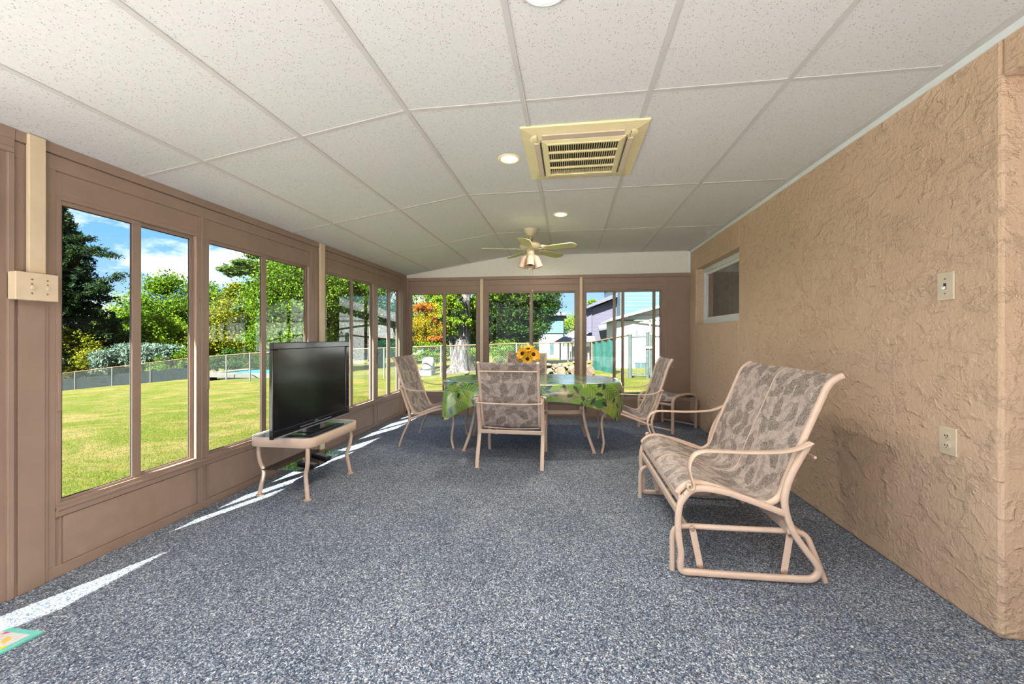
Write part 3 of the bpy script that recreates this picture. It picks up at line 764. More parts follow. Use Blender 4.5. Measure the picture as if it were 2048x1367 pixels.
MB().box(0.01, 0.05, 0.345, 0.362, -0.0185, -0.0135).build('receiver', M['acflap'], ac, smooth=False)
tag(ac, 'cream square ceiling cassette air conditioner with a dark grille', 'air conditioner')

# ---- ceiling fan
FX, FY = -0.419, 4.379
fan = empty('ceiling_fan', (FX, FY, ZC))
MB().lathe([(.0005, 0), (.074, 0), (.074, -.016), (.066, -.03), (.042, -.066), (.030, -.078), (.0005, -.078)], n=28).build('canopy', M['fan'], fan)
MB().lathe([(.011, -.07), (.011, -.135)], n=12).build('downrod', M['fan'], fan)
m = MB()
for s in (-1, 1): m.lathe([(.012, -.01), (.012, .01)], (s * .018, 0, -.112), 10)
m.lathe([(.020, -.118), (.028, -.135), (.030, -.145)], n=16); m.build('coupling', M['chain'], fan)
MB().lathe([(.0005, -.136), (.05, -.138), (.096, -.152), (.118, -.172), (.122, -.195), (.112, -.212), (.085, -.226), (.0005, -.226)], n=32).build('motor_housing', M['fan'], fan)
MB().lathe([(.0005, -.224), (.050, -.224), (.050, -.236), (.044, -.244), (.044, -.283), (.052, -.292), (.046, -.312), (.020, -.322), (.0005, -.322)], n=24).build('switch_housing', M['fan'], fan)
for k in range(5):
    ang = -PI / 2 + k * 2 * PI / 5 - 0.04
    mt = Matrix.Rotation(ang, 4, 'Z') @ Matrix.Translation((0, 0, -.222)) @ Matrix.Rotation(math.radians(-11), 4, 'X')
    rows = []
    for i in range(15):
        u = i / 14; x = .17 + u * .36
        hw = .050 + .014 * math.sin(min(1, u * 1.1) * PI / 2)
        if u > .86: hw *= math.sqrt(max(0.02, 1 - ((u - .86) / .14) ** 2))
        if u < .1: hw *= .75 + 2.5 * u
        rows.append([(x, s * hw, 0) for s in (-1, -.5, 0, .5, 1)])
    m = MB(); m.sheet(rows, 0.006); m.xform(mt); BL = m.build('blade', M['blade'], fan)
    m = MB(); m.tube(catmull([(.085, 0, .006), (.125, 0, -.006), (.16, 0, .003), (.235, 0, .004)], 4), .0, sec=(.022, .005)); m.tube(catmull([(.13, 0, 0), (.16, .03, .004), (.225, .036, .004)], 4), 0, sec=(.012, .004)); m.tube(catmull([(.13, 0, 0), (.16, -.03, .004), (.225, -.036, .004)], 4), 0, sec=(.012, .004))
    m.xform(mt); m.build('blade_bracket', M['fan'], BL)
for k in range(4):
    ang = -PI / 2 + k * PI / 2 + .06
    mt = Matrix.Rotation(ang, 4, 'Z') @ Matrix.Translation((.052, 0, -.300)) @ Matrix.Rotation(math.radians(-20), 4, 'Y')
    m = MB(); m.lathe([(.008, .02), (.020, .005), (.036, -.012), (.041, -.035), (.042, -.085), (.0435, -.088), (.042, -.094), (.047, -.128), (.044, -.129), (.040, -.10), (.036, -.03)], n=22, cap=False); m.xform(mt)
    SHD = m.build('spot_shade', M['metal'], fan)
    m = MB(); m.lathe([(.0005, -.10), (.038, -.10), (.038, -.106), (.0005, -.112)], n=20, cap=False); m.xform(mt); m.build('bulb_face', M['slot'], SHD)
for x, z in ((-.006, -.80), (.022, -.66)):
    m = MB(); m.tube([(x, .01, -.32), (x, .01, z)], .0012, 6); ch = m.build('pull_chain', M['chain'], fan)
    MB().lathe([(.0005, z), (.005, z - .006), (.004, z - .022), (.0005, z - .026)], (x, .01, 0), 10).build('chain_pull', M['fan'], ch)
tag(fan, 'cream five blade ceiling fan with four bullet spot shades and pull chains', 'ceiling fan')

# ================================================================== FURNITURE
# sling chair, local frame: faces +x, rear foot at x=0, centred on y
RAIL = [(-.094, .938), (-.070, .905), (-.040, .835), (-.010, .735), (.030, .615), (.075, .490), (.118, .395), (.155, .348), (.205, .345), (.280, .372), (.360, .405), (.440, .428), (.510, .432), (.560, .412), (.572, .388)]
REAR = [(0, 0), (.018, .060), (.052, .145), (.090, .222), (.112, .290), (.104, .365), (.078, .440), (.044, .540), (.016, .625)]
FRONT = [(.112, .288), (.190, .318), (.280, .352), (.380, .388), (.470, .408), (.530, .408), (.568, .388), (.588, .340), (.590, .260), (.576, .160), (.572, .090), (.590, 0)]
ARM = [(.004, .640), (.030, .632), (.080, .606), (.160, .592), (.280, .590), (.420, .594), (.490, .588), (.530, .560), (.548, .510), (.543, .462), (.530, .430)]
SCROLL = [(.530, .430), (.515, .412), (.492, .414), (.484, .434), (.497, .449), (.512, .440), (.508, .430)]
def pl(prof, y): return [(x, y, z) for x, z in prof]
def sling_surface(mb, y0, y1, sag=0.012, rail=RAIL, n=9, u0=0.0):
    pts = catmull(pl(rail, 0), 4); L = [0]
    for a, b in zip(pts, pts[1:]): L.append(L[-1] + (b - a).length)
    rows, uvs = [], []
    for p, l in zip(pts, L):
        row, uv = [], []
        for j in range(n):
            t = j / (n - 1); y = y0 + (y1 - y0) * t; d = sag * (1 - (2 * t - 1) ** 2)
            k = 0.0 if l < 1e-6 or l > L[-1] - 1e-6 else 1.0
            row.append((p.x - d * .35 * k, y, p.z - d * k)); uv.append((u0 + y - y0, l))
        rows.append(row); uvs.append(uv)
    mb.sheet(rows, 0.003, uvs); return mb
def make_chair(name):
    root = empty(name); w = 0.288
    sling_surface(MB(), -w + .034, w - .034).build('sling', M['sling'], root, angle=60)
    for s in (-1, 1):
        MB().tube(catmull(pl(RAIL, s * (w - .030)), 5), .0, sec=(.024, .024), up=(0, 1, 0)).build('side_rail', M['metal'], root, angle=50)
        MB().tube(catmull(pl(REAR, s * w), 5), 0, sec=(.020, .034), up=(0, 1, 0)).build('rear_leg', M['metal'], root, angle=50)
        MB().tube(catmull(pl(FRONT, s * w), 5), 0, sec=(.021, .030), up=(0, 1, 0)).build('front_leg', M['metal'], root, angle=50)
        A = MB().tube(catmull(pl(ARM, s * (w + .006)), 5), 0, sec=(.007, .036), up=(0, 1, 0)).build('armrest', M['metal'], root, angle=50)
        MB().tube(catmull(pl(SCROLL, s * (w + .006)), 5), 0, sec=(.006, .030), up=(0, 1, 0)).build('scroll', M['metal'], A, angle=50)
        MB().lathe([(.007, -.004), (.007, .004)], (.006, s * (w + .018), .632), 10, 'y').build('bolt', M['rivet'], root)
    MB().tube([(.106, -w, .300), (.106, w, .300)], 0, sec=(.018, .034)).build('rear_stretcher', M['metal'], root)
    MB().tube([(.556, -w, .372), (.556, w, .372)], 0, sec=(.016, .028)).build('front_stretcher', M['metal'], root)
    MB().tube([(-.090, -w + .03, .862), (-.090, w - .03, .862)], .006, 8).build('upper_back_rod', M['metal'], root)
    MB().tube(catmull([(.020, -w, .600), (-.020, -w + .002, .588), (-.034, -w + .03, .580), (-.036, 0, .574), (-.034, w - .03, .580), (-.020, w - .002, .588), (.020, w, .600)], 5), .0065, 8).build('lower_back_rod', M['metal'], root)
    MB().tube([(.150, -w + .03, .330), (.150, 0, .318), (.150, w - .03, .330)], .006, 8).build('seat_rod', M['metal'], root)
    return root
ch = make_chair('patio_chair')
def place(o, x, y, rz, label):
    o.location = (x, y, 0); o.rotation_euler = (0, 0, rz); return tag(o, label, 'chair', 'leaf print sling chairs around the table')
place(ch, -0.518, 3.470, PI / 2, 'leaf print sling patio chair at the table with its back to the camera')
place(copy_tree(ch), -1.775, 4.325, 0.0, 'leaf print sling patio chair at the left end of the table near the windows')
place(copy_tree(ch), 0.915, 4.370, PI, 'leaf print sling patio chair at the right end of the table near the stucco wall')
place(copy_tree(ch), -0.560, 5.265, -PI / 2, 'leaf print sling patio chair on the far side of the table behind the sunflowers')

# ---- double glider
gl = empty('glider_bench', (1.11, 2.55, 0))
# local: x runs toward the front (world -x), y reversed accordingly (rotation pi); frame built in world offsets then placed
GX, GY = 1.11, 2.55
def gp_(pts, y): return [(x - GX, y - GY, z) for x, z in pts]
GRAIL = [(1.268, .980), (1.240, .966), (1.205, .930), (1.175, .862), (1.140, .775), (1.098, .673), (1.055, .570), (1.022, .480), (.996, .405), (.950, .366), (.895, .366), (.800, .398), (.722, .426), (.640, .446), (.585, .440), (.545, .415), (.530, .392)]
GLOOP = [(.560, .392), (.536, .350), (.526, .280), (.528, .200), (.540, .110), (.536, .055), (.550, .026), (.640, .024), (.844, .026), (1.06, .030), (1.125, .040), (1.148, .075), (1.136, .110), (1.103, .155), (1.045, .240), (1.014, .320), (1.003, .400), (1.022, .490), (1.062, .580), (1.108, .665)]
GSEAT = [(1.012, .330), (.920, .362), (.820, .396), (.734, .420), (.640, .430), (.590, .420), (.560, .392)]
GARM = [(1.112, .672), (1.090, .660), (1.040, .638), (.975, .624), (.845, .616), (.700, .616), (.635, .612), (.592, .588), (.573, .535), (.584, .480), (.594, .452)]
GSCR = [(.594, .452), (.592, .436), (.577, .428), (.564, .437), (.567, .451), (.579, .452)]
GARCH = [(.512, 0), (.512, .080), (.513, .170), (.530, .208), (.575, .222), (.80, .225), (1.03, .229), (1.090, .226), (1.125, .205), (1.150, .150), (1.205, 0)]
NEAR, FAR = 2.045, 3.055
for s, y in ((1, NEAR), (-1, FAR)):
    F = MB().tube(catmull(gp_(GLOOP, y), 5), 0, sec=(.028, .024), up=(0, 1, 0)).build('end_frame', M['metal'], gl, angle=50)
    MB().tube(catmull(gp_(GSEAT, y), 5), 0, sec=(.028, .022), up=(0, 1, 0)).build('seat_support', M['metal'], F, angle=50)
    A = MB().tube(catmull(gp_(GARM, y - s * .012), 5), 0, sec=(.008, .042), up=(0, 1, 0)).build('armrest', M['metal'], gl, angle=50)
    MB().tube(catmull(gp_(GSCR, y - s * .012), 5), 0, sec=(.007, .036), up=(0, 1, 0)).build('scroll', M['metal'], A, angle=50)
    MB().tube(catmull(gp_(GRAIL, y + s * .030), 5), 0, sec=(.026, .026), up=(0, 1, 0)).build('side_rail', M['metal'], gl, angle=50)
    MB().tube(catmull(gp_(GARCH, y + s * .050), 5), .0135, 12).build('base_arch', M['metal'], gl)
    for p, q in (((.600, .222), (.636, .040)), ((1.040, .224), (1.014, .044))):
        Lk = MB().tube(gp_([p, q], y + s * .026), 0, sec=(.030, .006), up=(0, 1, 0)).build('swing_link', M['metal'], gl)
        for x, z in (p, q): MB().lathe([(.008, -.010), (.008, -.006), (.014, -.004), (.014, .004), (.008, .006), (.008, .010)], (x - GX, y + s * .026 - GY, z), 12, 'y').build('bolt', M['rivet'], Lk)
# sprung middle rail, slings
MID = (NEAR + FAR) / 2
MB().tube(catmull(gp_([(x, z + .001) for x, z in GRAIL], MID), 5), 0, sec=(.006, .011), up=(0, 1, 0)).build('centre_rail', M['metal'], gl, angle=50)
for y0, y1, u in ((NEAR + .040, MID - .004, 0.0), (MID + .004, FAR - .040, .77)):
    m = MB(); r = [(x - GX, z) for x, z in GRAIL]
    sling_surface(m, y0 - GY, y1 - GY, 0.010, r, 11, u); m.build('sling', M['sling'], gl, angle=60)
def crossbar(name, x, z, sec, y0=NEAR, y1=FAR):
    MB().tube([(x - GX, y0 - GY, z), (x - GX, y1 - GY, z)], 0, sec=sec).build(name, M['metal'], gl)
crossbar('front_rail', .536, .372, (.016, .034)); crossbar('lower_front_rail', .534, .300, (.016, .032))
crossbar('rear_rail', 1.03, .262, (.03, .05)); crossbar('back_rod', 1.135, .60, (.012, .012)); crossbar('top_back_rod', 1.198, .88, (.012, .012), NEAR + .03, FAR - .03)
MB().tube(gp_([(.556, .232), (1.10, .238)], MID), .012, 10).build('centre_brace', M['metal'], gl)
crossbar('base_tie', .575, .222, (.022, .022), NEAR + .05, FAR - .05); crossbar('rear_base_tie', 1.105, .215, (.022, .022), NEAR + .05, FAR - .05)
tag(gl, 'double glider bench with leaf print sling and cream tube frame beside the stucco wall', 'glider bench')

# ---- ottoman in the corner, turned about forty five degrees
ot = empty('ottoman', (1.245, 5.355, 0), math.radians(-45.0))
ow, od = 0.235, 0.262      # half sizes along local x (legs pair spacing) and y
for s in (-1, 1):
    L = [(s * ow, -od, 0), (s * ow, -od, .20), (s * ow, -od, .355), (s * ow, -od + .022, .405), (s * ow, -od + .075, .432), (s * ow, -.06, .446), (s * ow, .06, .446), (s * ow, od - .075, .432), (s * ow, od - .022, .405), (s * ow, od, .355), (s * ow, od, .20), (s * ow, od, 0)]
    MB().tube(catmull(L, 4), 0, sec=(.024, .034), up=(1, 0, 0)).build('side_frame', M['metal'], ot, angle=50)
for s in (-1, 1):
    MB().tube([(-ow, s * od, .345), (ow, s * od, .345)], 0, sec=(.018, .026)).build('upper_stretcher', M['metal'], ot)
    MB().tube([(-ow, s * od, .040), (ow, s * od, .040)], 0, sec=(.014, .016)).build('lower_stretcher', M['metal'], ot)
prof = [(-od + .012, .385), (-od + .040, .418), (-.17, .436), (-.08, .440), (0, .440), (.08, .440), (.17, .436), (od - .040, .418), (od - .012, .385)]
pts = catmull([(0, y, z) for y, z in prof], 4); rows = []; uvs = []; L = 0; last = None
for p in pts:
    if last is not None: L += (p - last).length
    last = p; rows.append([(-ow + .012 + (2 * ow - .024) * j / 8, p.y, p.z - .016 * (1 - (2 * j / 8 - 1) ** 2)) for j in range(9)]); uvs.append([((2 * ow) * j / 8 + 2.0, L + 3.0) for j in range(9)])
MB().sheet(rows, .003, uvs).build('sling', M['sling'], ot, angle=60)
tag(ot, 'leaf print sling ottoman with cream frame in the back right corner', 'ottoman')

# ---- dining table and its cloth
TCX, TCY, TRZ = -0.430, 4.340, math.radians(5.0)
tb = empty('dining_table', (TCX, TCY, 0), TRZ)
TA, TB, TZ = 0.92, 0.535, 0.700
def oval(t, a, b, n=2.7):
    c, s = math.cos(t), math.sin(t); return (a * math.copysign(abs(c) ** (2 / n), c), b * math.copysign(abs(s) ** (2 / n), s))
NT_ = 96
m = MB(); m.grid([[(*oval(2 * PI * k / NT_, TA * f, TB * f), z) for k in range(NT_)] for f, z in ((.02, TZ), (.97, TZ), (1, TZ - .004), (1, TZ - .020), (.97, TZ - .024), (.02, TZ - .024))], closed=True)
m.build('tabletop', M['pebbled'], tb)
m = MB(); m.tube([(*oval(2 * PI * k / NT_, TA - .02, TB - .02), TZ - .042) for k in range(NT_)], 0, closed=True, sec=(.020, .040)); m.build('apron', M['metal'], tb)
lx, lyf = 0.655, 0.325
for sx in (-1, 1):
    for sy in (-1, 1):
        P = [(sx * .56, sy * .26, .660), (sx * .555, sy * .262, .56), (sx * .552, sy * .265, .46), (sx * .556, sy * .270, .38), (sx * .572, sy * .280, .28), (sx * .602, sy * .298, .16), (sx * .632, sy * .314, .07), (sx * lx, sy * lyf, .006)]
        Lg = MB().tube(catmull(P, 5), .0155, 12).build('leg', M['metal'], tb)
        MB().lathe([(.0005, 0), (.024, 0), (.024, .006), (.016, .012), (.0005, .012)], (sx * lx, sy * lyf, 0), 16).build('foot', M['rubber'], Lg)
m = MB(); m.tube([(*oval(2 * PI * k / 64, .60, .285, 5.0), .395) for k in range(64)], 0, closed=True, sec=(.008, .042)); m.build('stretcher_ring', M['metal'], tb)
tag(tb, 'oval cream metal patio table with splayed curved legs under the leaf print cloth', 'table')

CA, CB = 1.085, 0.690
NA = 240; rows = []; uvs = []
rows.append([(0.001 * math.cos(2 * PI * k / NA), 0.001 * math.sin(2 * PI * k / NA), TZ + .004) for k in range(NA + 1)]); uvs.append([(0, 0)] * (NA + 1))
for f in (.25, .5, .75, .9, .97, 1.0):
    rows.append([(*oval(2 * PI * k / NA, TA * f, TB * f), TZ + .004 + (.0 if f < 1 else -.001)) for k in range(NA + 1)]); uvs.append([oval(2 * PI * k / NA, TA * f, TB * f) for k in range(NA + 1)])
NH = 16
hang = []
for k in range(NA + 1):
    t = 2 * PI * k / NA; ex, ey = oval(t, TA, TB)
    e2 = oval(t + .01, TA, TB); e1 = oval(t - .01, TA, TB)
    tx, ty = e2[0] - e1[0], e2[1] - e1[1]; l = math.hypot(tx, ty); nx, ny = ty / l, -tx / l
    # direction blends the outward normal with the ray to the cloth corner
    cx, cy = math.copysign(CA, ex), math.copysign(CB, ey)
    dist = 9
    for lim, e, d in ((CA, ex, nx), (CB, ey, ny)):
        if abs(d) > 1e-4: dist = min(dist, (math.copysign(lim, d) - e) / d)
    hang.append((t, ex, ey, nx, ny, max(.05, dist)))
hs = [h[5] for h in hang]
for _ in range(3): hs = [(hs[(i - 1) % NA] + 2 * hs[i % NA] + hs[(i + 1) % NA]) / 4 for i in range(NA + 1)]
mx = max(hs)
for s in range(1, NH + 1):
    u = s / NH; row = []; uv = []
    for (t, ex, ey, nx, ny, _), h in zip(hang, hs):
        d = h * u; corner = max(0, (h - .2) / (mx - .2))
        flare = (.014 + .05 * corner) * math.sin(min(1, d / .12) * PI / 2) + .05 * corner * d
        fold = (.010 + .022 * corner) * math.sin(t * 11 + 1.3 * math.sin(t * 3)) * min(1, d / .15)
        zz = TZ + .003 - d * (1 - .10 * corner) if d > .015 else TZ + .003 - d * .8
        zz = TZ + .003 - d * (1 - .12 * corner)
        o = .012 * min(1, d / .02) + flare + fold
        row.append((ex + nx * o, ey + ny * o, zz)); uv.append((ex + nx * d, ey + ny * d))
    rows.append(row); uvs.append(uv)
cl = MB(); cl.sheet(rows, -.0016, uvs)
CL = cl.build('tablecloth', M['cloth'], angle=80); CL.location = (TCX + .035, TCY, 0); CL.rotation_euler = (0, 0, TRZ)
tag(CL, 'glossy tablecloth printed with green jungle leaves draped over the oval table', 'tablecloth')

# ---- sunflowers in a small vase
VX, VY, VZ = -0.432, 4.30, TZ + .006
vs = empty('vase', (VX, VY, VZ))
MB().lathe([(.0005, .001), (.036, .001), (.044, .03), (.045, .07), (.032, .115), (.026, .135), (.032, .15), (.028, .15), (.022, .135), (.028, .11), (.0005, .02)], n=24, cap=False).build('vase_body', M['vase'], vs)
tag(vs, 'small cream vase on the tablecloth holding the sunflowers', 'vase')
def flower(tip, face, sz, label):
    """a sunflower on its own stem from the vase mouth to tip, facing direction face"""
    e = empty('sunflower', (VX, VY, VZ + .10)); o = Vector(tip) - Vector((VX, VY, VZ + .10)); fz = Vector(face).normalized(); q = fz.to_track_quat('Z', 'Y').to_matrix().to_4x4()
    MB().tube(catmull([(0, 0, -.06), (o.x * .15, o.y * .15, o.z * .45), tuple(o - fz * .02)], 6), .0035, 8).build('stem', M['stem'], e)
    mt = Matrix.Translation(o) @ q
    m = MB(); m.ball((0, 0, 0), sz * .34, 8, (1, 1, .45)); m.xform(mt); m.build('flower_heart', M['seed'], e)
    for lay in range(2):
        n = 15
        for k in range(n):
            a = 2 * PI * (k + .5 * lay) / n + R.uniform(-.08, .08); ln = sz * R.uniform(.85, 1.05); bend = R.uniform(-.10, .30) + .15 * lay; rowsP = []
            for i in range(6):
                u = i / 5; rr = sz * .22 + (ln - sz * .22) * u; wd = sz * .145 * math.sin(PI * min(.97, .12 + .86 * u)) ** .8
                ctr = Vector((math.cos(a) * rr, math.sin(a) * rr, sz * (.05 - .06 * lay) + bend * sz * u * u - .0 * u)); tn = Vector((-math.sin(a), math.cos(a), 0))
                rowsP.append([ctr - tn * wd + Vector((0, 0, .10 * wd)), ctr, ctr + tn * wd + Vector((0, 0, .10 * wd))])
            m = MB(); m.sheet(rowsP, .0008); m.xform(mt); m.build('petal', M['petal'], e)
    m = MB()
    for k in range(9):
        a = 2 * PI * k / 9; m.hexa([Vector(p) for p in [(math.cos(a - .2) * .01, math.sin(a - .2) * .01, -.012), (math.cos(a) * sz * .55, math.sin(a) * sz * .55, -.010), (math.cos(a) * sz * .56, math.sin(a) * sz * .56, -.0095), (math.cos(a + .2) * .01, math.sin(a + .2) * .01, -.012), (math.cos(a - .2) * .01, math.sin(a - .2) * .01, -.010), (math.cos(a) * sz * .55, math.sin(a) * sz * .55, -.0088), (math.cos(a) * sz * .56, math.sin(a) * sz * .56, -.0085), (math.cos(a + .2) * .01, math.sin(a + .2) * .01, -.010)]])
    m.xform(mt); m.build('sepal', M['stem'], e)
    tag(e, label, 'flower', 'sunflowers in the vase')
flower((-.490, 4.235, .980), (-.35, -1, .30), .072, 'sunflower at the left of the bouquet facing the camera')
flower((-.372, 4.235, .972), (.45, -1, .20), .072, 'sunflower at the right of the bouquet facing the camera')
flower((-.430, 4.25, 1.028), (.05, -.65, .9), .066, 'topmost sunflower of the bouquet facing upward')
flower((-.432, 4.20, .925), (-.05, -1, -.10), .062, 'lowest sunflower in the middle of the bouquet')
flower((-.345, 4.31, .945), (1, -.35, .15), .064, 'sunflower turned to the right edge of the bouquet')
flower((-.520, 4.30, .930), (-1, -.35, .1), .064, 'sunflower turned to the left edge of the bouquet')

# ---- television stand
ts = empty('tv_stand', (-2.035, 2.905, 0))
sxh, syh = 0.245, 0.325
def rrect(hx_, hy_, r_, n=6):
    o = []
    for cx, cy, a0 in ((hx_ - r_, hy_ - r_, 0), (-hx_ + r_, hy_ - r_, PI / 2), (-hx_ + r_, -hy_ + r_, PI), (hx_ - r_, -hy_ + r_, 1.5 * PI)):
        for k in range(n + 1): a = a0 + PI / 2 * k / n; o.append((cx + r_ * math.cos(a), cy + r_ * math.sin(a)))
    return o
rr = rrect(sxh, syh, .075)
m = MB(); m.tube([(x, y, .408) for x, y in rr], 0, closed=True, sec=(.012, .068)); m.build('apron', M['metal'], ts, angle=50)
rr2 = rrect(sxh - .008, syh - .008, .07); m = MB(); m.grid([[(x * f, y * f, z) for x, y in rr2] for f, z in ((.01, .436), (1, .436), (1, .428), (.01, .428))], closed=True)
m.build('glass_top', M['pebbled'], ts)
FT = [(-.201, -.264), (.203, -.297), (.202, .265), (-.201, .270)]
for x, y in FT:
    sx, sy = (1 if x > 0 else -1), (1 if y > 0 else -1)
    P = [(x + .002 * sx, y, .385), (x + .004 * sx, y + .003 * sy, .31), (x - .004 * sx, y - .004 * sy, .24), (x - .020 * sx, y - .012 * sy, .19), (x - .022 * sx, y - .014 * sy, .15), (x - .010 * sx, y - .006 * sy, .08), (x, y, .008)]
    Lg = MB().tube(catmull(P, 5), .0145, 12).build('leg', M['metal'], ts)
    MB().lathe([(.0005, 0), (.026, 0), (.026, .005), (.016, .014), (.0005, .014)], (x, y, 0), 16).build('foot', M['rubber'], Lg)
m = MB(); m.box(-.178, .180, -.272, .250, .190, .196); m.build('glass_shelf', M['smoked'], ts, smooth=False, bevel=.001)
tag(ts, 'low cream metal stand with smoked glass shelf under the television', 'tv stand')

def remote(x, y, rz, w, l, label):
    e = empty('remote_control', (x, y, .1965), rz)
    MB().box(-w / 2, w / 2, -l / 2, l / 2, 0, .020).build('case', M['blackmat'], e, smooth=False, bevel=.005)
    m = MB()
    for i in range(9):
        for j in range(3): m.lathe([(.0045, 0), (.004, .0025)], ((j - 1) * w * .28, -l * .4 + i * l * .085, .0195), 8)
    m.build('button', M['silver'], e); return tag(e, label, 'remote control', 'remote controls on the stand shelf')
remote(-1.935, 2.760, math.radians(72), .045, .19, 'black remote control on the smoked glass shelf, nearer the front edge')
remote(-1.960, 2.960, math.radians(64), .050, .21, 'black remote control lying further back on the smoked glass shelf')

# ---- television
tv = empty('television', (-1.930, 2.842, .4375))
TW, TH0, TH1 = .462, .042, .682
m = MB()
m.box(-.018, .010, -TW, TW, TH0, TH0 + .052); m.box(-.018, .010, -TW, TW, TH1 - .048, TH1); m.box(-.018, .010, -TW, -TW + .052, TH0 + .052, TH1 - .048); m.box(-.018, .010, TW - .052, TW, TH0 + .052, TH1 - .048)
m.build('bezel', M['black'], tv, smooth=False, bevel=.005)
MB().box(-.010, .003, -TW + .048, TW - .048, TH0 + .048, TH1 - .044).build('screen', M['screen'], tv, smooth=False)
MB().box(.008, .0125, -TW + .012, TW - .012, TH0 + .002, TH0 + .010).build('chrome_strip', M['silver'], tv, smooth=False, bevel=.001)
MB().box(.009, .0118, -.19, .19, TH0 + .024, TH0 + .030).build('light_bar', M['silver'], tv, smooth=False)
MB().box(.009, .0112, -.022, .022, TH0 + .036, TH0 + .042).build('maker_badge', M['silver'], tv, smooth=False)
m = MB(); m.hexa([(-.075, -TW + .09, TH0 + .05), (-.018, -TW + .01, TH0 + .01), (-.018, TW - .01, TH0 + .01), (-.075, TW - .09, TH0 + .05), (-.075, -TW + .09, TH1 - .09), (-.018, -TW + .01, TH1 - .01), (-.018, TW - .01, TH1 - .01), (-.075, TW - .09, TH1 - .09)]); m.build('rear_case', M['blackmat'], tv, smooth=False, bevel=.006)
m = MB(); m.box(-.09, -.076, -.30, -.20, .10, .38); m.build('side_ports', M['blackmat'], tv, smooth=False)
m = MB(); m.box(-.035, .0, -.06, .06, .012, .10); m.build('neck', M['black'], tv, smooth=False, bevel=.004)
m = MB(); m.box(-.115, .105, -.20, .22, .001, .014); m.box(-.06, .06, -.13, .15, .014, .020); m.build('base', M['black'], tv, smooth=False, bevel=.006)
tag(tv, 'black flat screen television standing on the low cream stand', 'television')

# ---- small mat in the lower left corner
rg = empty('floor_mat', (-2.10, 0.99, 0.0), 0)
def uvq(mb, pts, z, uvs):
    b = len(mb.v)
    for p, u in zip(pts, uvs): mb.uv[len(mb.v)] = u; mb.v.append((*p, z))
    mb.f.append((b, b + 1, b + 2, b + 3))
c0 = Vector((-2.033, 1.295)) - Vector((-2.10, .99)); d1 = Vector((-.209, -.002)).normalized(); d2 = Vector((-.016, -.114)).normalized()
mt2 = [c0, c0 + d1 * .36, c0 + d1 * .36 + d2 * .55, c0 + d2 * .55]
inn = [c0 + d1 * .022 + d2 * .022, c0 + d1 * .338 + d2 * .022, c0 + d1 * .338 + d2 * .528, c0 + d1 * .022 + d2 * .528]
m = MB(); m.hexa([(*p, .001) for p in reversed(mt2)] + [(*p, .008) for p in reversed(mt2)]); m.build('binding', M['teal'], rg, smooth=False)
m = MB(); uvq(m, inn, .009, [(0, 0), (.3, 0), (.3, .5), (0, .5)]); m.f = [tuple(reversed(q)) for q in m.f]; m.build('print', M['rug'], rg, smooth=False)
tag(rg, 'pale floor mat with yellow leaf spots and teal binding in the lower left corner', 'mat')

# ================================================================== OUTDOORS
def gz(x, y):
    z = -.05 + .06 * max(x, -22.4) + .10 * min(0, x + 22.4)
    if x > 1: z = .01 + .035 * (x - 1)
    z = max(z, -3.5)
    k = min(1, max(0, (y - 6.2) / 3.0)); cap = -.06 + .30 * k
    if x > -3.5: z = min(z, cap)
    if y < 1: z = min(z, -.10 if x > -1 else z)
    z += .04 * mnoise.noise(Vector((x * .4, y * .4, 0)))
    return z if x < -2.6 or y > 6 else min(z, -.07)
lw = MB()
def patch(xs, ys):
    lw.grid([[(x, y, gz(x, y)) for x in xs] for y in ys])
def lin(a, b, n): return [a + (b - a) * i / n for i in range(n + 1)]
xsL = lin(-90, -30, 12)[:-1] + lin(-30, XO - .0, 60); xsM = lin(XO, XR + .22, 12); xsR = lin(XR + .22, 40, 30)
patch(xsL, lin(-25, 60, 110)); patch(xsM, lin(OUT, 60, 80)); patch(xsM, lin(-25, YF - .06, 20)); patch(xsR, lin(-25, 60, 90))
LAWN = tag(lw.build('lawn', M['lawn'], angle=80), kind='structure')
gb = MB()
for _ in range(95000):
    if R.random() < .72:
        x = XO - .06 - min(14, R.expovariate(.38)); y = R.uniform(1.2, 9.5)
    else:
        x = R.uniform(-3.5, 4); y = OUT + .1 + 6 * R.random() ** 1.4
    z = gz(x, y); hgt = R.uniform(.015, .042); a = R.uniform(0, 2 * PI); wv = .0016 + .0012 * R.random(); b = len(gb.v); lean = R.uniform(0, .04); a2 = R.uniform(0, 2 * PI)
    gb.v += [(x - wv * math.cos(a), y - wv * math.sin(a), z - .004), (x + wv * math.cos(a), y + wv * math.sin(a), z - .004), (x + lean * math.cos(a2), y + lean * math.sin(a2), z + hgt)]
    gb.f.append((b, b + 1, b + 2))
tag(gb.build('grass', M['f_grass'], smooth=False), 'short mown grass growing around the sunroom', 'grass', kind='stuff')
pt = MB(); pt.box(-6.5, 5, -12, YF - .08, -.10, -.03); pt.box(-6.5, XO - .5, -3, 0.6, -.3, -.06)
struct(pt, 'patio', M['patio'], smooth=False)  # unseen pale patio added to bounce sunlight into the room

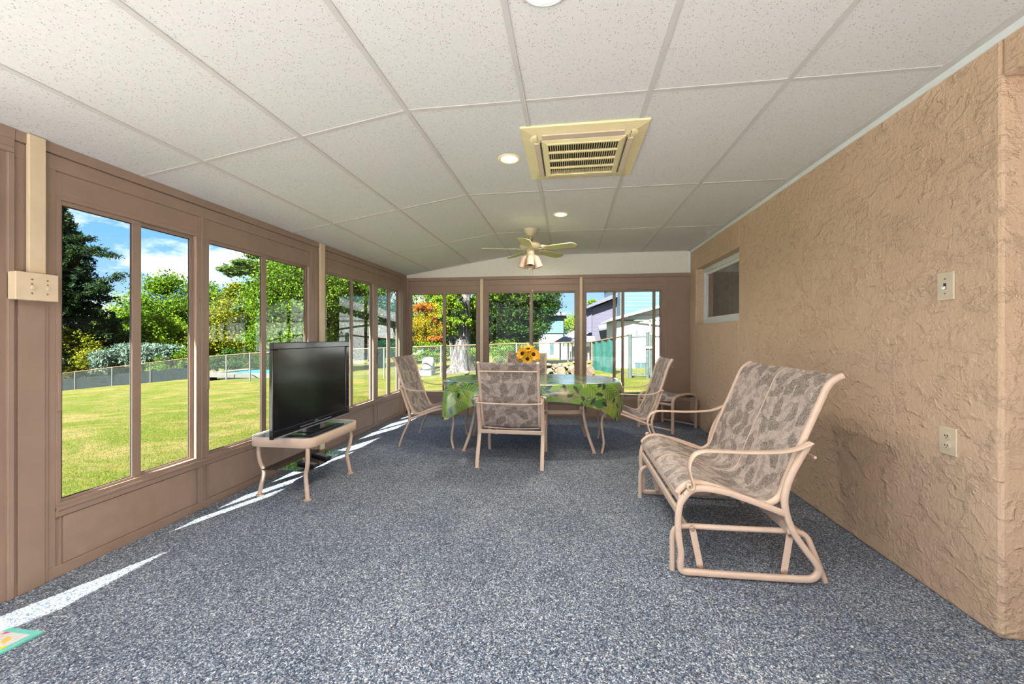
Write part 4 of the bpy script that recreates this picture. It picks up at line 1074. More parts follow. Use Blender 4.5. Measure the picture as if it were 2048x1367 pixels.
def leaves(mb, c, rad, n, size, clumps, flat=0.0, long=1.0):
    cx, cy, cz = c
    for k in range(clumps):
        while True:
            d = Vector((R.uniform(-1, 1), R.uniform(-1, 1), R.uniform(-1, 1)))
            if d.length < 1: break
        d = d.normalized() * d.length ** .45
        p = Vector((cx + d.x * rad[0], cy + d.y * rad[1], cz + d.z * rad[2])); cr = R.uniform(.16, .30) * min(rad)
        for i in range(int(n * 2.1) // clumps):
            q = p + Vector((R.gauss(0, cr), R.gauss(0, cr), R.gauss(0, cr * .7)))
            quad(mb, q, size * .70 * R.uniform(.6, 1.3), flat, long)
def quad(mb, q, s, flat=0.0, long=1.0):
    nrm = Vector((R.gauss(0, 1), R.gauss(0, 1), R.gauss(0, 1) + flat)).normalized(); t = nrm.orthogonal().normalized(); t.rotate(Quaternion(nrm, R.uniform(0, 6.28))); b = nrm.cross(t)
    k = len(mb.v); t = t * s * .5 * long; b = b * s * .32
    mb.v += [tuple(q - t), tuple(q + b), tuple(q + t), tuple(q - b)]; mb.f.append((k, k + 1, k + 2, k + 3))
def tree(name, label, base, blobs, n, size, mat, trunk=0.2, clumps=26, group=None, cat='tree', bark='bark', extra=None):
    """crown of clumped leaves on a branching trunk; blobs are (centre, radii)"""
    bx_, by_ = base; bz = gz(bx_, by_) - .05
    e = empty(name, (bx_, by_, bz)); off = Vector((bx_, by_, bz)); f = MB()
    for c_, r_ in blobs: leaves(f, Vector(c_) - off, r_, n, size, clumps)
    f.build('foliage', M[mat], e, smooth=False)
    if extra:
        f = MB()
        for c_, r_ in extra[1]: leaves(f, Vector(c_) - off, r_, n, size, clumps)
        f.build('foliage', M[extra[0]], e, smooth=False)
    t = MB()
    for c_, r_ in blobs[:6]:
        o = Vector(c_) - off
        t.tube(catmull([(0, 0, 0), (o.x * .15, o.y * .15, max(.2, o.z * .45)), tuple(o * .92)], 4), [trunk * (1 - .055 * i) for i in range(9)], 8)
    t.build('trunk', M[bark], e)
    return tag(e, label, cat, group)
def conifer(name, label, base, top, rad, levels, per, mat, droop=.25, size=.3, blen=None, bark='bark', z0f=.06, group=None):
    bx_, by_ = base; bz = gz(bx_, by_) - .05; e = empty(name, (bx_, by_, bz)); hgt = top - bz
    f = MB(); t = MB(); t.tube([(0, 0, 0), (0.05, 0, hgt * .5), (0, 0, hgt)], [rad * .075, rad * .05, .03], 10)
    for l in range(levels):
        u = l / (levels - 1); z = hgt * (z0f + (1 - z0f) * u); rl = rad * (1 - u) ** .72 + .12
        for k in range(per):
            a = 2 * PI * (k + R.random() * .8) / per + l * .7; ln = rl * R.uniform(.62, 1.12)
            pts = [Vector((math.cos(a) * ln * s, math.sin(a) * ln * s, z + ln * (.10 * s - droop * s * s))) for s in (0, .35, .7, 1)]
            t.tube(pts, [.035, .025, .015, .006], 5)
            m_ = int(40 + 150 * ln / max(.6, rad) * (1.6 if rad > 3 else .6))
            for i in range(m_):
                s = R.uniform(.12, 1.0); p = pts[0].lerp(pts[3], s); p.z = z + ln * (.10 * s - droop * s * s) + R.gauss(0, .05 * hgt / levels * 4)
                wd = .26 * ln * (1.15 - s); q = p + Vector((R.gauss(0, wd * .5), R.gauss(0, wd * .5), R.uniform(-.16, .05) * (1 + droop)))
                quad(f, q, size * R.uniform(.6, 1.3), 1.2, 2.4)
    f.build('foliage', M[mat], e, smooth=False); t.build('trunk', M[bark], e)
    return tag(e, label, 'tree', group)
def blob(px, py, dep, rx, rz, ry=None): return (at(px, py, dep), (rx, ry or rx, rz))
def ground(px, dep): p = at(px, 690, dep); return (p.x, p.y)

conifer('spruce_tree', 'tall dark spruce at the left seen through the first window', ground(112, 29), 11.0, 4.8, 24, 15, 'f_dark', .16, .16)
spr = [o for o in COL.objects if o.name == 'spruce_tree'][0]; so_ = Vector(spr.location); fb = MB(); tb_ = MB()
for px, py, rx_, ry_ in ((234, 512, 120, 497), (205, 500, 115, 488), (246, 549, 150, 585), (180, 478, 118, 474), (215, 575, 130, 600)):
    a_ = at(rx_, ry_, 29) - so_; b_ = at(px, py, 28.6) - so_; tb_.tube(catmull([tuple(a_), tuple(a_.lerp(b_, .5) - Vector((0, 0, .12))), tuple(b_)], 4), [.06, .055, .05, .045, .04, .03, .025, .02, .01], 6)
    for i in range(520):
        q_ = R.random() ** .55; p_ = a_.lerp(b_, q_) - Vector((0, 0, .12 * math.sin(q_ * PI))); quad(fb, p_ + Vector((R.gauss(0, .16), R.gauss(0, .25), R.gauss(.03, .10))), .13 * R.uniform(.6, 1.2), 1.0, 2.4)
fb.build('branch_foliage', M['f_dark'], spr, smooth=False); tb_.build('branch', M['bark'], spr)
conifer('young_spruce', 'small green spruce standing in front of the tall dark spruce', ground(226, 33), 2.9, 2.2, 12, 10, 'f_pine', .12, .13)
tree('leafy_bush', 'light green bush behind the fence at the far left', ground(150, 28), [blob(140, 715, 28, 2.0, 1.5), blob(180, 725, 28, 1.3, 1.0), blob(110, 700, 28, 1.6, 1.6)], 1500, .22, 'f_yel', .06, 26, cat='bush')
tree('thin_tree', 'thin yellow green tree between the dark spruce and the round maples', ground(258, 42), [blob(245, 630, 42, 2.4, 2.8), blob(270, 665, 42, 2.2, 2.2), blob(222, 660, 42, 1.8, 2.0)], 1300, .30, 'f_bright', .14, 22)
tree('round_maple', 'tall bright green maple seen beyond the fence in the first window', ground(345, 40), [blob(345, 612, 40, 3.4, 2.6), blob(375, 592, 40, 2.5, 2.0), blob(310, 640, 40, 2.6, 2.2), blob(390, 640, 40, 2.6, 2.6), blob(345, 665, 40, 3.4, 2.0)], 2600, .32, 'f_mid', .25, 34)
tree('round_maple', 'lower yellow green maple in front of the tall bright maple', ground(320, 34), [blob(318, 668, 34, 2.4, 1.7), blob(355, 680, 34, 2.0, 1.3), blob(292, 685, 34, 1.4, 1.2)], 2200, .28, 'f_bright', .2, 30)
tree('round_maple', 'round green maple just left of the spreading pine', ground(432, 40), [blob(432, 625, 40, 2.3, 2.8), blob(425, 668, 40, 2.4, 2.0)], 2400, .32, 'f_mid', .22, 30)
tree('olive_tree', 'olive yellow tree below the spreading pine branches', ground(470, 31), [blob(470, 632, 31, 1.7, 1.8), blob(455, 668, 31, 2.0, 1.4), blob(500, 660, 31, 1.8, 1.8), blob(430, 690, 31, 1.2, .9), blob(478, 598, 31, .9, 1.0)], 2300, .24, 'f_yel', .2, 30, extra=('f_deep', [blob(485, 668, 32.5, 2.2, 1.6), blob(450, 690, 32.5, 2.0, 1.0)]))
# spreading pine with long layered branches
pb = ground(560, 26); pz = gz(*pb) - .05; pe = empty('spreading_pine_tree', (*pb, pz)); po = Vector((*pb, pz)); f = MB(); t = MB()
t.tube([(0, 0, 0), (.1, 0, 5), (0, .1, 10)], [.28, .22, .10], 10)
for px, py, ln, dz in ((440, 540, 1.3, .5), (470, 527, 1.0, .4), (455, 550, 1.2, .35), (500, 512, .9, .4), (505, 548, 1.3, .3), (520, 500, 1.0, .4), (540, 560, 1.4, .4), (490, 575, 1.0, .3), (545, 520, 1.3, .4), (575, 500, 1.5, .5), (590, 545, 1.4, .5), (520, 600, 1.2, .3), (470, 620, .7, .25), (540, 640, 1.4, .4), (500, 680, 1.2, .3), (560, 600, 1.2, .4)):
    tip = at(px, py, 26 + R.uniform(-1.2, 1.2)) - po; root = Vector((0, 0, tip.z + abs(tip.x) * .10 - .1)); t.tube([tuple(root), tuple(root.lerp(tip, .5) - Vector((0, 0, .08))), tuple(tip)], [.07, .045, .015], 6)
    for i in range(900):
        s = R.random() ** .6; p = root.lerp(tip, .25 + .75 * s); wdt = .50 * (1.1 - s) + .10
        quad(f, p + Vector((R.gauss(0, wdt * .5), R.gauss(0, wdt * .8), R.gauss(.05, .085))), .17 * R.uniform(.6, 1.2), 1.8, 1.8)
f.build('foliage', M['f_pine'], pe, smooth=False); t.build('trunk', M['bark'], pe); tag(pe, 'spreading pine with long layered branches against the sky in the second window', 'tree')
tree('dense_maple_tree', 'dense leafy tree filling the right half of the second window', ground(600, 21), [blob(575, 560, 21, 1.7, 1.7), blob(615, 545, 21, 1.6, 1.9), blob(585, 620, 21, 1.8, 1.7), blob(630, 610, 21, 1.6, 1.8), blob(560, 670, 21, 1.4, 1.1), blob(610, 680, 21, 1.7, 1.2), blob(555, 600, 21, 1.2, 1.4)], 3200, .17, 'f_mid', .22, 44, extra=('f_deep', [blob(600, 590, 22.4, 2.2, 2.6), blob(600, 665, 22.4, 2.2, 1.5)]))
tree('dark_tree', 'dark green tree behind the far left windows, tallest there', ground(670, 24), [blob(660, 590, 24, 1.7, 2.3), blob(690, 640, 24, 1.8, 1.8), blob(668, 560, 24, 1.4, 1.6), blob(705, 600, 24, 1.3, 1.6)], 3000, .19, 'f_mid', .24, 40)
tree('dark_tree', 'dark green tree behind the far left windows, nearest the corner post', ground(760, 26), [blob(740, 640, 26, 1.9, 2.0), blob(775, 625, 26, 1.6, 1.8), blob(800, 650, 26, 1.6, 1.6), blob(765, 680, 26, 2.4, 1.0), blob(722, 600, 26, .9, 1.0)], 2600, .20, 'f_deep', .24, 36)
tree('japanese_maple', 'orange and yellow japanese maple in the left back window', ground(860, 19.5), [blob(845, 640, 19.5, .75, .70), blob(872, 650, 19.5, .75, .70), blob(850, 675, 19.5, .9, .45), blob(830, 660, 19.5, .6, .6), blob(880, 630, 19.5, .5, .5)], 1900, .095, 'f_maple', .07, 30, extra=('f_red', [blob(848, 616, 19.4, .45, .22), blob(880, 638, 19.2, .35, .2), blob(872, 678, 19.0, .4, .16), blob(893, 655, 19.2, .22, .3)]))
tree('pale_tree', 'pale yellow green tree with open crown behind the japanese maple', ground(850, 27), [blob(835, 600, 27, 1.2, .9), blob(872, 605, 27, 1.0, .9), blob(858, 625, 27, 1.3, .6), blob(845, 575, 27, 1.2, .7)], 800, .20, 'f_bright', .09, 20)
# the big old tree with pale flared base
ob = ground(921, 16.6); oz = gz(*ob) - .05; oe = empty('old_tree', (*ob, oz)); t = MB(); rows = []
for zz, rad in ((0, .62), (.15, .50), (.45, .40), (.9, .34), (1.4, .27), (2.0, .25), (3.0, .24), (4.2, .20), (5.5, .14)):
    row = []
    for k in range(28):
        a = 2 * PI * k / 28; rr_ = rad * (1 + (.22 * math.exp(-zz * 1.6) + .05) * math.sin(a * 5 + zz)); row.append((rr_ * math.cos(a) + .06 * zz, rr_ * math.sin(a), zz))
    rows.append(row)
t.grid(rows, closed=True); t.tube(catmull([(-.28, -.1, .5), (-.34, -.1, 1.1), (-.42, -.1, 2.1), (-.5, 0, 3.4)], 4), [.13, .12, .11, .10, .10, .09, .09, .08, .08, .07, .06, .05, .05], 8)
t.build('trunk', M['palebark'], oe); f = MB()
po = Vector((*ob, oz))
for b in (blob(898, 620, 16.2, .42, .5), blob(915, 600, 16.0, .45, .4), blob(890, 595, 16.4, .4, .35), blob(905, 650, 16.2, .28, .35), blob(935, 600, 17, .5, .5), blob(930, 640, 16.1, .18, .3)): leaves(f, b[0] - po, b[1], 700, .12, 14)
f.build('foliage', M['f_bright'], oe, smooth=False); tag(oe, 'old tree with a thick pale flared trunk in the left back window', 'tree')
tree('shade_tree', 'big dark green tree filling the middle back window', ground(1010, 18.5), [blob(1000, 620, 18, 1.1, 1.1), blob(1045, 625, 18, 1.2, 1.0), blob(1080, 610, 17.6, .7, .7), blob(1010, 660, 18, 1.2, .7), blob(1060, 655, 17.6, .8, .5), blob(965, 640, 18.5, .8, 1.2), blob(1020, 575, 18, 1.6, .8), blob(1088, 590, 17.8, .7, .6)], 2700, .135, 'f_deep', .18, 38, extra=('f_mid', [blob(985, 600, 17.3, .6, .8), blob(1040, 590, 17.3, .9, .4), blob(950, 650, 18.3, .45, .9)]))
tree('hedge', 'green hedge growing behind the fence in the middle back window', ground(985, 17), [blob(985, 705, 17, 1.1, .5), blob(940, 710, 17.5, .6, .6), blob(1020, 708, 17, .8, .45), blob(860, 705, 17.8, .9, .4)], 1500, .11, 'f_mid', .03, 26, cat='hedge')
tree('far_tree', 'small bright tree between the two distant houses', ground(1143, 38), [blob(1143, 655, 38, 1.2, 1.1), blob(1160, 640, 38, .9, 1.5), blob(1176, 655, 38, .9, 1.2)], 1500, .22, 'f_bright', .1, 22)
tree('far_tree', 'tuft of green treetop showing above the grey house roof', ground(1184, 34), [blob(1183, 606, 34, .40, .32), blob(1178, 660, 34, .5, 1.4)], 600, .16, 'f_bright', .06, 14)
# weeping blue cedar
wb = ground(285, 27.2); wz = gz(*wb) - .05; we = empty('weeping_cedar', (*wb, wz)); wo = Vector((*wb, wz)); f = MB(); t = MB(); t.tube([(0, 0, 0), (.1, 0, .8), (0, 0, 1.6)], [.15, .12, .06], 8)
for _ in range(95):
    px = R.uniform(185, 375); top = 703 - 9 * math.sin((px - 185) / 190 * PI) + (8 if px < 230 else 0) + R.uniform(-5, 5); p = at(px, top, 27.2 + R.uniform(-1.3, 1.0)) - wo; ln = R.uniform(.7, 1.5)
    if _ % 8 == 0: t.tube([(0, 0, 1.5), tuple(p * .5 + Vector((0, 0, .5))), tuple(p)], [.05, .03, .015], 5)
    for i in range(230):
        s = R.random(); quad(f, p + Vector((R.gauss(0, .15 * (1 - .4 * s)), R.gauss(0, .18), -ln * s + R.gauss(.1, .06))), .11 * R.uniform(.6, 1.3), -.3, 1.7)
f.build('foliage', M['f_blue'], we, smooth=False); t.build('trunk', M['bark'], we); tag(we, 'wide weeping blue grey cedar mound behind the fence', 'bush')
tree('leafy_bush', 'green bush at the right end of the weeping cedar', ground(352, 26.6), [blob(352, 722, 26.4, .95, .65), blob(378, 716, 26.6, .7, .6), blob(318, 732, 26.4, .6, .4)], 1600, .15, 'f_mid', .04, 24, cat='bush')
tree('leafy_bush', 'deep green bushes beyond the pool in the second window', ground(480, 25), [blob(440, 725, 25, 1.0, .5), blob(500, 722, 25, 1.1, .6), blob(540, 725, 25, .8, .5), blob(470, 715, 25.5, .8, .5)], 1500, .16, 'f_deep', .04, 24, cat='bush')
# far tree belt closing the horizon, every tree its own
k = 0
BELT = [(40, 58, 6.5), (150, 60, 6.0), (235, 62, 5.0), (300, 60, 6.5), (400, 58, 6.0), (500, 50, 6.5), (600, 45, 6.5), (690, 44, 5.5), (750, 48, 4.5), (815, 46, 3.6), (905, 40, 4.8), (960, 42, 5.0), (1030, 40, 4.5)]
for (px, dep, hh), word in zip(BELT, ('leftmost, behind the door post', 'behind the tall dark spruce', 'behind the thin yellow green tree', 'behind the tall bright maple', 'right of the tall bright maple', 'behind the spreading pine', 'behind the dense leafy tree', 'behind the tallest dark tree', 'left of the corner post', 'behind the japanese maple', 'behind the old pale trunk', 'behind the cream conduit of the back wall', 'behind the big shade tree')):
    b = ground(px, dep); zb = gz(*b)
    tree('distant_tree', 'distant green tree closing the horizon, ' + word, b, [((b[0], b[1], zb + hh * .55), (3.6, 3.2, hh * .42)), ((b[0] - 2.2, b[1], zb + hh * .35), (2.6, 2.6, hh * .32)), ((b[0] + 2.4, b[1], zb + hh * .38), (2.6, 2.6, hh * .34))], 1300, .42, ('f_mid', 'f_deep', 'f_bright')[k % 3], .3, 24, group='distant trees along the horizon'); k += 1

# ---- chain link fence along the lawn
FP = [(-41.0, 21.2, -2.3), (-30.73, 21.09, -1.1), (-22.45, 21.05, -.16), (-14.49, 16.53, .37), (-9.6, 15.3, .60), (-4.64, 14.19, .80), (-1.9, 14.58, .89), (.80, 14.25, .97)]
fe = empty('chain_link_fence', (-4.64, 14.19, gz(-4.64, 14.19)))
fo = Vector(fe.location)
m = MB()
for a_, b_ in zip(FP, FP[1:]): m.tube([Vector(a_) - fo, Vector(b_) - fo], .022, 8)
m.build('top_rail', M['rust'], fe)
m = MB(); dist = 0
for a_, b_ in zip(FP, FP[1:]):
    L = math.dist(a_[:2], b_[:2]); n = 8; rows = []; uvs = []
    for i in range(n + 1):
        x, y, zt = (a_[j] + (b_[j] - a_[j]) * i / n for j in range(3)); zb = gz(x, y)
        rows.append([Vector((x, y, zb)) - fo, Vector((x, y, zt)) - fo]); uvs.append([(dist + L * i / n, 0), (dist + L * i / n, zt - zb)])
    m.grid(rows, uvs); dist += L
m.build('wire_mesh', M['chainlink'], fe, smooth=False)
for a_, b_ in zip(FP, FP[1:]):
    L = math.dist(a_[:2], b_[:2]); n = max(1, round(L / 3.2))
    for i in range(n):
        x, y, zt = (a_[j] + (b_[j] - a_[j]) * i / n for j in range(3)); zb = gz(x, y)
        MB().tube([Vector((x, y, zb - .05)) - fo, Vector((x, y, zt + .03)) - fo], .032, 8).build('post', M['fencepost'], fe)
m = MB(); rows = []
for i in range(25):
    u = i / 24; a_, b_ = (FP[0], FP[1]) if u < .4 else (FP[1], FP[2]); q = u / .4 if u < .4 else (u - .4) / .6
    x, y, zt = (a_[j] + (b_[j] - a_[j]) * q for j in range(3)); zb = gz(x, y); rows.append([Vector((x, y + .06, zb)) - fo, Vector((x, y + .06, zb + .70 + .03 * math.sin(i * 2.1))) - fo])
for i in range(1, 13):
    a_, b_ = FP[2], FP[3]; q = i / 24; x, y, zt = (a_[j] + (b_[j] - a_[j]) * q for j in range(3)); zb = gz(x, y); rows.append([Vector((x, y + .06, zb)) - fo, Vector((x, y + .06, zb + .55 * (1 - q * .6))) - fo])
m.sheet(rows, .004); m.build('silt_cloth', M['silt'], fe, smooth=False)
tag(fe, 'long chain link fence with rusty top rail and black cloth along the lawn', 'fence')
# ---- green screened fence panel coming toward the house, then the gate
ge = empty('screened_fence', (.80, 14.25, gz(.8, 14.25))); go = Vector(ge.location); A_, B_ = (.80, 14.25, .97), (1.63, 11.14, 1.20)
MB().tube([Vector(A_) - go, Vector(B_) - go], .024, 8).build('top_rail', M['rust'], ge)
m = MB(); rows = []
for i in range(17):
    x, y, zt = (A_[j] + (B_[j] - A_[j]) * i / 16 * .62 for j in range(3)); rows.append([Vector((x + .02 * math.sin(i), y, gz(x, y) - .02)) - go, Vector((x + .03 * math.sin(i * 1.3), y, zt - .02)) - go])
m.sheet(rows, .006); m.build('privacy_mesh', M['greenmesh'], ge, smooth=False)
m = MB(); m.grid([[Vector((A_[0], A_[1], gz(*A_[:2]))) - go, Vector(A_) - go], [Vector((B_[0], B_[1], gz(*B_[:2]))) - go, Vector(B_) - go]], [[(0, 0), (0, 1)], [(3.2, 0), (3.2, 1.1)]]); m.build('wire_mesh', M['chainlink'], ge, smooth=False)
for x, y, zt in (A_, (1.34, 12.2, 1.12)): MB().tube([Vector((x, y, gz(x, y) - .05)) - go, Vector((x, y, zt + .04)) - go], .035, 8).build('post', M['rust'], ge)
tag(ge, 'short fence section covered with green privacy mesh left of the gate', 'fence')
ga = empty('chain_link_gate', (1.63, 11.14, gz(1.63, 11.14))); go = Vector(ga.location); zg = go.z
for x, y, hgt, rad in ((1.63, 11.14, 1.16, .055), (2.07, 11.08, 1.22, .05), (2.17, 11.07, 1.16, .04), (3.6, 10.9, 1.2, .05)):
    m = MB(); m.tube([(x - go.x, y - go.y, -.05), (x - go.x, y - go.y, hgt)], rad, 10); m.ball((x - go.x, y - go.y, hgt), rad * 1.1, 6); m.build('post', M['darkgate'], ga)
m = MB(); m.tube([(0, 0, 1.11), (.44, -.06, 1.12)], .025, 8); m.tube([(.54, -.07, 1.12), (1.97, -.24, 1.14)], .025, 8); m.tube([(.02, 0, .08), (.44, -.06, .08)], .02, 8)
m.tube([(.10, 0, 1.11), (.17, -.02, 1.25), (.24, -.03, 1.11)], .014, 6); m.tube([(.17, -.02, 1.12), (.17, -.02, 1.30)], .012, 6); m.tube([(.75, -.1, 1.30), (1.0, -.12, 1.16)], .012, 6)
m.build('gate_rail', M['darkgate'], ga)
m = MB(); m.grid([[(0, 0, .05), (0, 0, 1.11)], [(.44, -.06, .05), (.44, -.06, 1.11)]], [[(0, 0), (0, 1.06)], [(.44, 0), (.44, 1.06)]]); m.grid([[(.54, -.07, .05), (.54, -.07, 1.11)], [(1.97, -.24, .05), (1.97, -.24, 1.11)]], [[(0, 0), (0, 1.06)], [(1.43, 0), (1.43, 1.06)]])
m.build('wire_mesh', M['chaindark'], ga, smooth=False)
MB().box(.36, .60, -.13, -.05, .80, .86).build('latch', M['rivet'], ga, smooth=False, bevel=.01)
tag(ga, 'weathered chain link gate with a pointed finial in front of the white garage', 'gate')

# ---- pool
pe_ = empty('swimming_pool', (-15.9, 21.8, -.98)); m = MB(); m.box(-3.2, 3.2, -2.2, 3.0, -.05, .0); WTR = None
ring(m, 3.6, 3.4, 2.9, 2.5, 0, .16, .16)
m.build('coping', M['coping'], pe_, smooth=False); MB().box(-3.0, 3.0, -2.6, 2.6, .0, .10).build('water', M['water'], pe_, smooth=False)
tag(pe_, 'pool with pale coping and teal water beyond the fence', 'pool')

# ---- rocks and logs in front of the back fence
rk = []
def rock(p, r, label, log=False):
    m = MB(); m.ball((0, 0, 0), 1.0, 7); sx, sy, sz_ = r * R.uniform(.85, 1.3), r * R.uniform(.8, 1.1), r * R.uniform(.6, .85); sd = R.uniform(0, 50)
    for i, v in enumerate(m.v):
        q = Vector(v); q *= 1 + .28 * mnoise.noise(q * 1.6 + Vector((sd, 0, 0))); m.v[i] = (q.x * sx, q.y * sy, q.z * sz_)
    o = m.build('rock', M['stone'], angle=25); o.location = p; o.rotation_euler = (0, 0, R.uniform(0, 6)); return tag(o, label, 'rock', 'rocks piled along the back fence')
for i in range(72):
    u = i / 71
    if u < .3: px = R.uniform(928, 1012); hh = .16 if px > 975 or px < 950 else .12
    else: px = R.uniform(1084, 1180); hh = .27
    dep = R.uniform(12.4, 13.2); q = at(px, 740, dep); r = R.uniform(.045, .115); z = gz(q.x, q.y) + r * .55 + (R.random() ** 1.5) * hh
    rock((q.x, q.y, z), r, 'rough sunlit rock in the pile along the back fence')
for i, (px, lab) in enumerate(((1122, 'pale cut log end lowest in the rock pile, left one'), (1148, 'pale cut log end lowest in the rock pile, right one'), (1171, 'pale round log end beside the green screened fence'))):
    q = at(px, 735, 12.2); o = MB().lathe([(.0005, -.3), (.15, -.3), (.15, .3), (.0005, .3)], (0, 0, 0), 18, 'y').build('log', M['stone']); o.location = (q.x, q.y, gz(q.x, q.y) + .15); o.rotation_euler = (0, 0, .2 * i); tag(o, lab, 'log')
# ---- white dome topped box
q = at(857, 725, 15.8); te = empty('lidded_box', (q.x, q.y, gz(q.x, q.y)))
m = MB(); m.lathe([(.0005, .26), (.22, .26), (.24, .30), (.24, .58), (.20, .68), (.10, .73), (.0005, .74)], n=20); m.build('dome_lid', M['limewhite'], te)
m = MB(); m.box(-.30, .26, -.2, .2, .22, .26); m.build('band', M['blackmat'], te, smooth=False); m = MB(); m.box(-.62, .20, -.25, .25, 0, .22); m.build('slab', M['limewhite'], te, smooth=False, bevel=.02)
tag(te, 'white dome topped box on a low white slab by the back fence', 'garden box')

# ---- buildings at the back right
def wallbox(name, x0, x1, y0, y1, z0, z1, mat, e):
    return MB().box(x0, x1, y0, y1, z0, z1).build(name, mat, e, smooth=False)
# white garage with low gable
e = empty('white_garage', (1.66, 14.4, 0))
m = MB(); m.hexa([(0, 0, -.2), (9, .9, -.2), (9, 3.9, -.2), (0, 3.9, -.2), (0, 0, 1.72), (9, .9, 1.72), (9, 3.9, 1.72), (0, 3.9, 1.72)]); m.build('wall', M['garage_white'], e, smooth=False)
m = MB(); m.hexa([(0, -.01, 1.70), (9, .89, 1.70), (9, 3.9, 1.70), (0, 3.9, 1.70), (0, -.01, 1.76), (4.5, .44, 2.98), (4.5, 3.9, 2.98), (0, 3.9, 1.76)]); m.build('gable', M['side_white'], e, smooth=False)
m = MB(); m.hexa([(4.5, .44, 1.70), (9, .89, 1.70), (9, 3.9, 1.70), (4.5, 3.9, 1.70), (4.5, .44, 2.98), (9, .89, 1.76), (9, 3.9, 1.76), (4.5, 3.9, 2.98)]); m.build('gable', M['side_white'], e, smooth=False)
m = MB(); m.hexa([(-.25, -.25, 1.69), (4.5, .2, 2.98), (4.5, 3.95, 2.98), (-.25, 3.95, 1.69), (-.25, -.25, 1.78), (4.5, .2, 3.07), (4.5, 3.95, 3.07), (-.25, 3.95, 1.78)]); m.hexa([(4.5, .2, 2.98), (9.3, .7, 1.69), (9.3, 3.95, 1.69), (4.5, 3.95, 2.98), (4.5, .2, 3.07), (9.3, .7, 1.78), (9.3, 3.95, 1.78), (4.5, 3.95, 3.07)]); m.build('roof', M['limewhite'], e, smooth=False)
m = MB(); m.box(0, 9, -.03, 0.0, 1.70, 1.74); m.build('trim_board', M['coping'], e, smooth=False)
m = MB(); m.box(.62, .99, -.02, .10, .04, .24); BW = m.build('basement_window', M['darkglass'], e, smooth=False); m = MB(); m.box(.60, 1.01, -.03, .10, .24, .27); m.box(.80, .82, -.03, .10, .04, .24); m.build('window_frame', M['fencepost'], BW, smooth=False)
MB().tube([(1.12, .02, .0), (1.12, .02, 1.70)], .035, 8).build('downpipe', M['fencepost'], e)
tag(e, 'white garage with a low clapboard gable behind the gate', 'building')
# house with pale blue clapboard behind the garage
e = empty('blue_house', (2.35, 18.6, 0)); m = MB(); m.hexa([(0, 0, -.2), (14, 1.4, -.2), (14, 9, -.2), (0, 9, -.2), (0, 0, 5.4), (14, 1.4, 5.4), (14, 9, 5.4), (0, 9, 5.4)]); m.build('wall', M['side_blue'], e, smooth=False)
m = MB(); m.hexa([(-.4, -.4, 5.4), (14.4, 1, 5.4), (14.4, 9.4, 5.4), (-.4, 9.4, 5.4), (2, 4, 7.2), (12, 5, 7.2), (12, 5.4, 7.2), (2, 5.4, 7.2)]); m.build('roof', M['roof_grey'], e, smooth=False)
m = MB(); m.box(-.04, .10, -.06, .02, -.2, 5.4); m.build('corner_board', M['limewhite'], e, smooth=False)
tag(e, 'tall pale blue clapboard house behind the white garage', 'building')
# lilac grey gabled house
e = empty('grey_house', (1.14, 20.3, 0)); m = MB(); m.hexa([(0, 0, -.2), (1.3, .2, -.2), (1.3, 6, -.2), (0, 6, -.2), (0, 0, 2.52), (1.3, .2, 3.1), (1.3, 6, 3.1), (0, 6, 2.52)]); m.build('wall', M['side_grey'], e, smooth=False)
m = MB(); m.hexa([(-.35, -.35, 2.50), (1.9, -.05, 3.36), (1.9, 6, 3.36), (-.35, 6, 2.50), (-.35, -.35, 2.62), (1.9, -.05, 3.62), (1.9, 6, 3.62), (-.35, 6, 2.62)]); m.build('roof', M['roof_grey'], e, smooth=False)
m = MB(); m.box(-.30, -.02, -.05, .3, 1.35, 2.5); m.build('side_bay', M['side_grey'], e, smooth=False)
m = MB(); m.box(.0, .9, -.9, .0, -.1, .95); m.build('porch_wall', M['shadowgap'], e, smooth=False)
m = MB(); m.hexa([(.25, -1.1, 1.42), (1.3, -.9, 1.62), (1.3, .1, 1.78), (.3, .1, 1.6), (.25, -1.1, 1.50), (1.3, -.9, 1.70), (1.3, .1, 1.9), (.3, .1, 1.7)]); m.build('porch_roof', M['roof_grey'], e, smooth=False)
m = MB(); m.hexa([(.45, -.1, .2), (1.2, -.05, .2), (1.2, .05, .2), (.45, .05, .2), (.45, -.1, 1.55), (1.2, -.05, 1.65), (1.2, .05, 1.65), (.45, .05, 1.55)]); m.build('porch_door', M['shadowgap'], e, smooth=False)
tag(e, 'lilac grey gabled house with a small porch roof left of the white garage', 'building')
# low shed roof on posts
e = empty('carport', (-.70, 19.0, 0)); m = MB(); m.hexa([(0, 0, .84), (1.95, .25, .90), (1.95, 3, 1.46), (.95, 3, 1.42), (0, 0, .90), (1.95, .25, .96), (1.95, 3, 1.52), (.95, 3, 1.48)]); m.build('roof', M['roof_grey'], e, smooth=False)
for x in (.25, .62, 1.75): MB().box(x, x + .09, .05, .14, -.2, .88).build('post', M['limewhite'], e, smooth=False)
m = MB(); m.box(.3, 1.8, 2.6, 2.7, -.2, .62); m.build('back_wall', M['limewhite'], e, smooth=False)
m = MB()
for i in range(7): m.box(.75 + i * .14, .82 + i * .14, .6, .64, -.1, .45)
m.build('railing', M['limewhite'], e, smooth=False)
tag(e, 'low carport with pale grey roof on white posts before the grey house', 'carport')
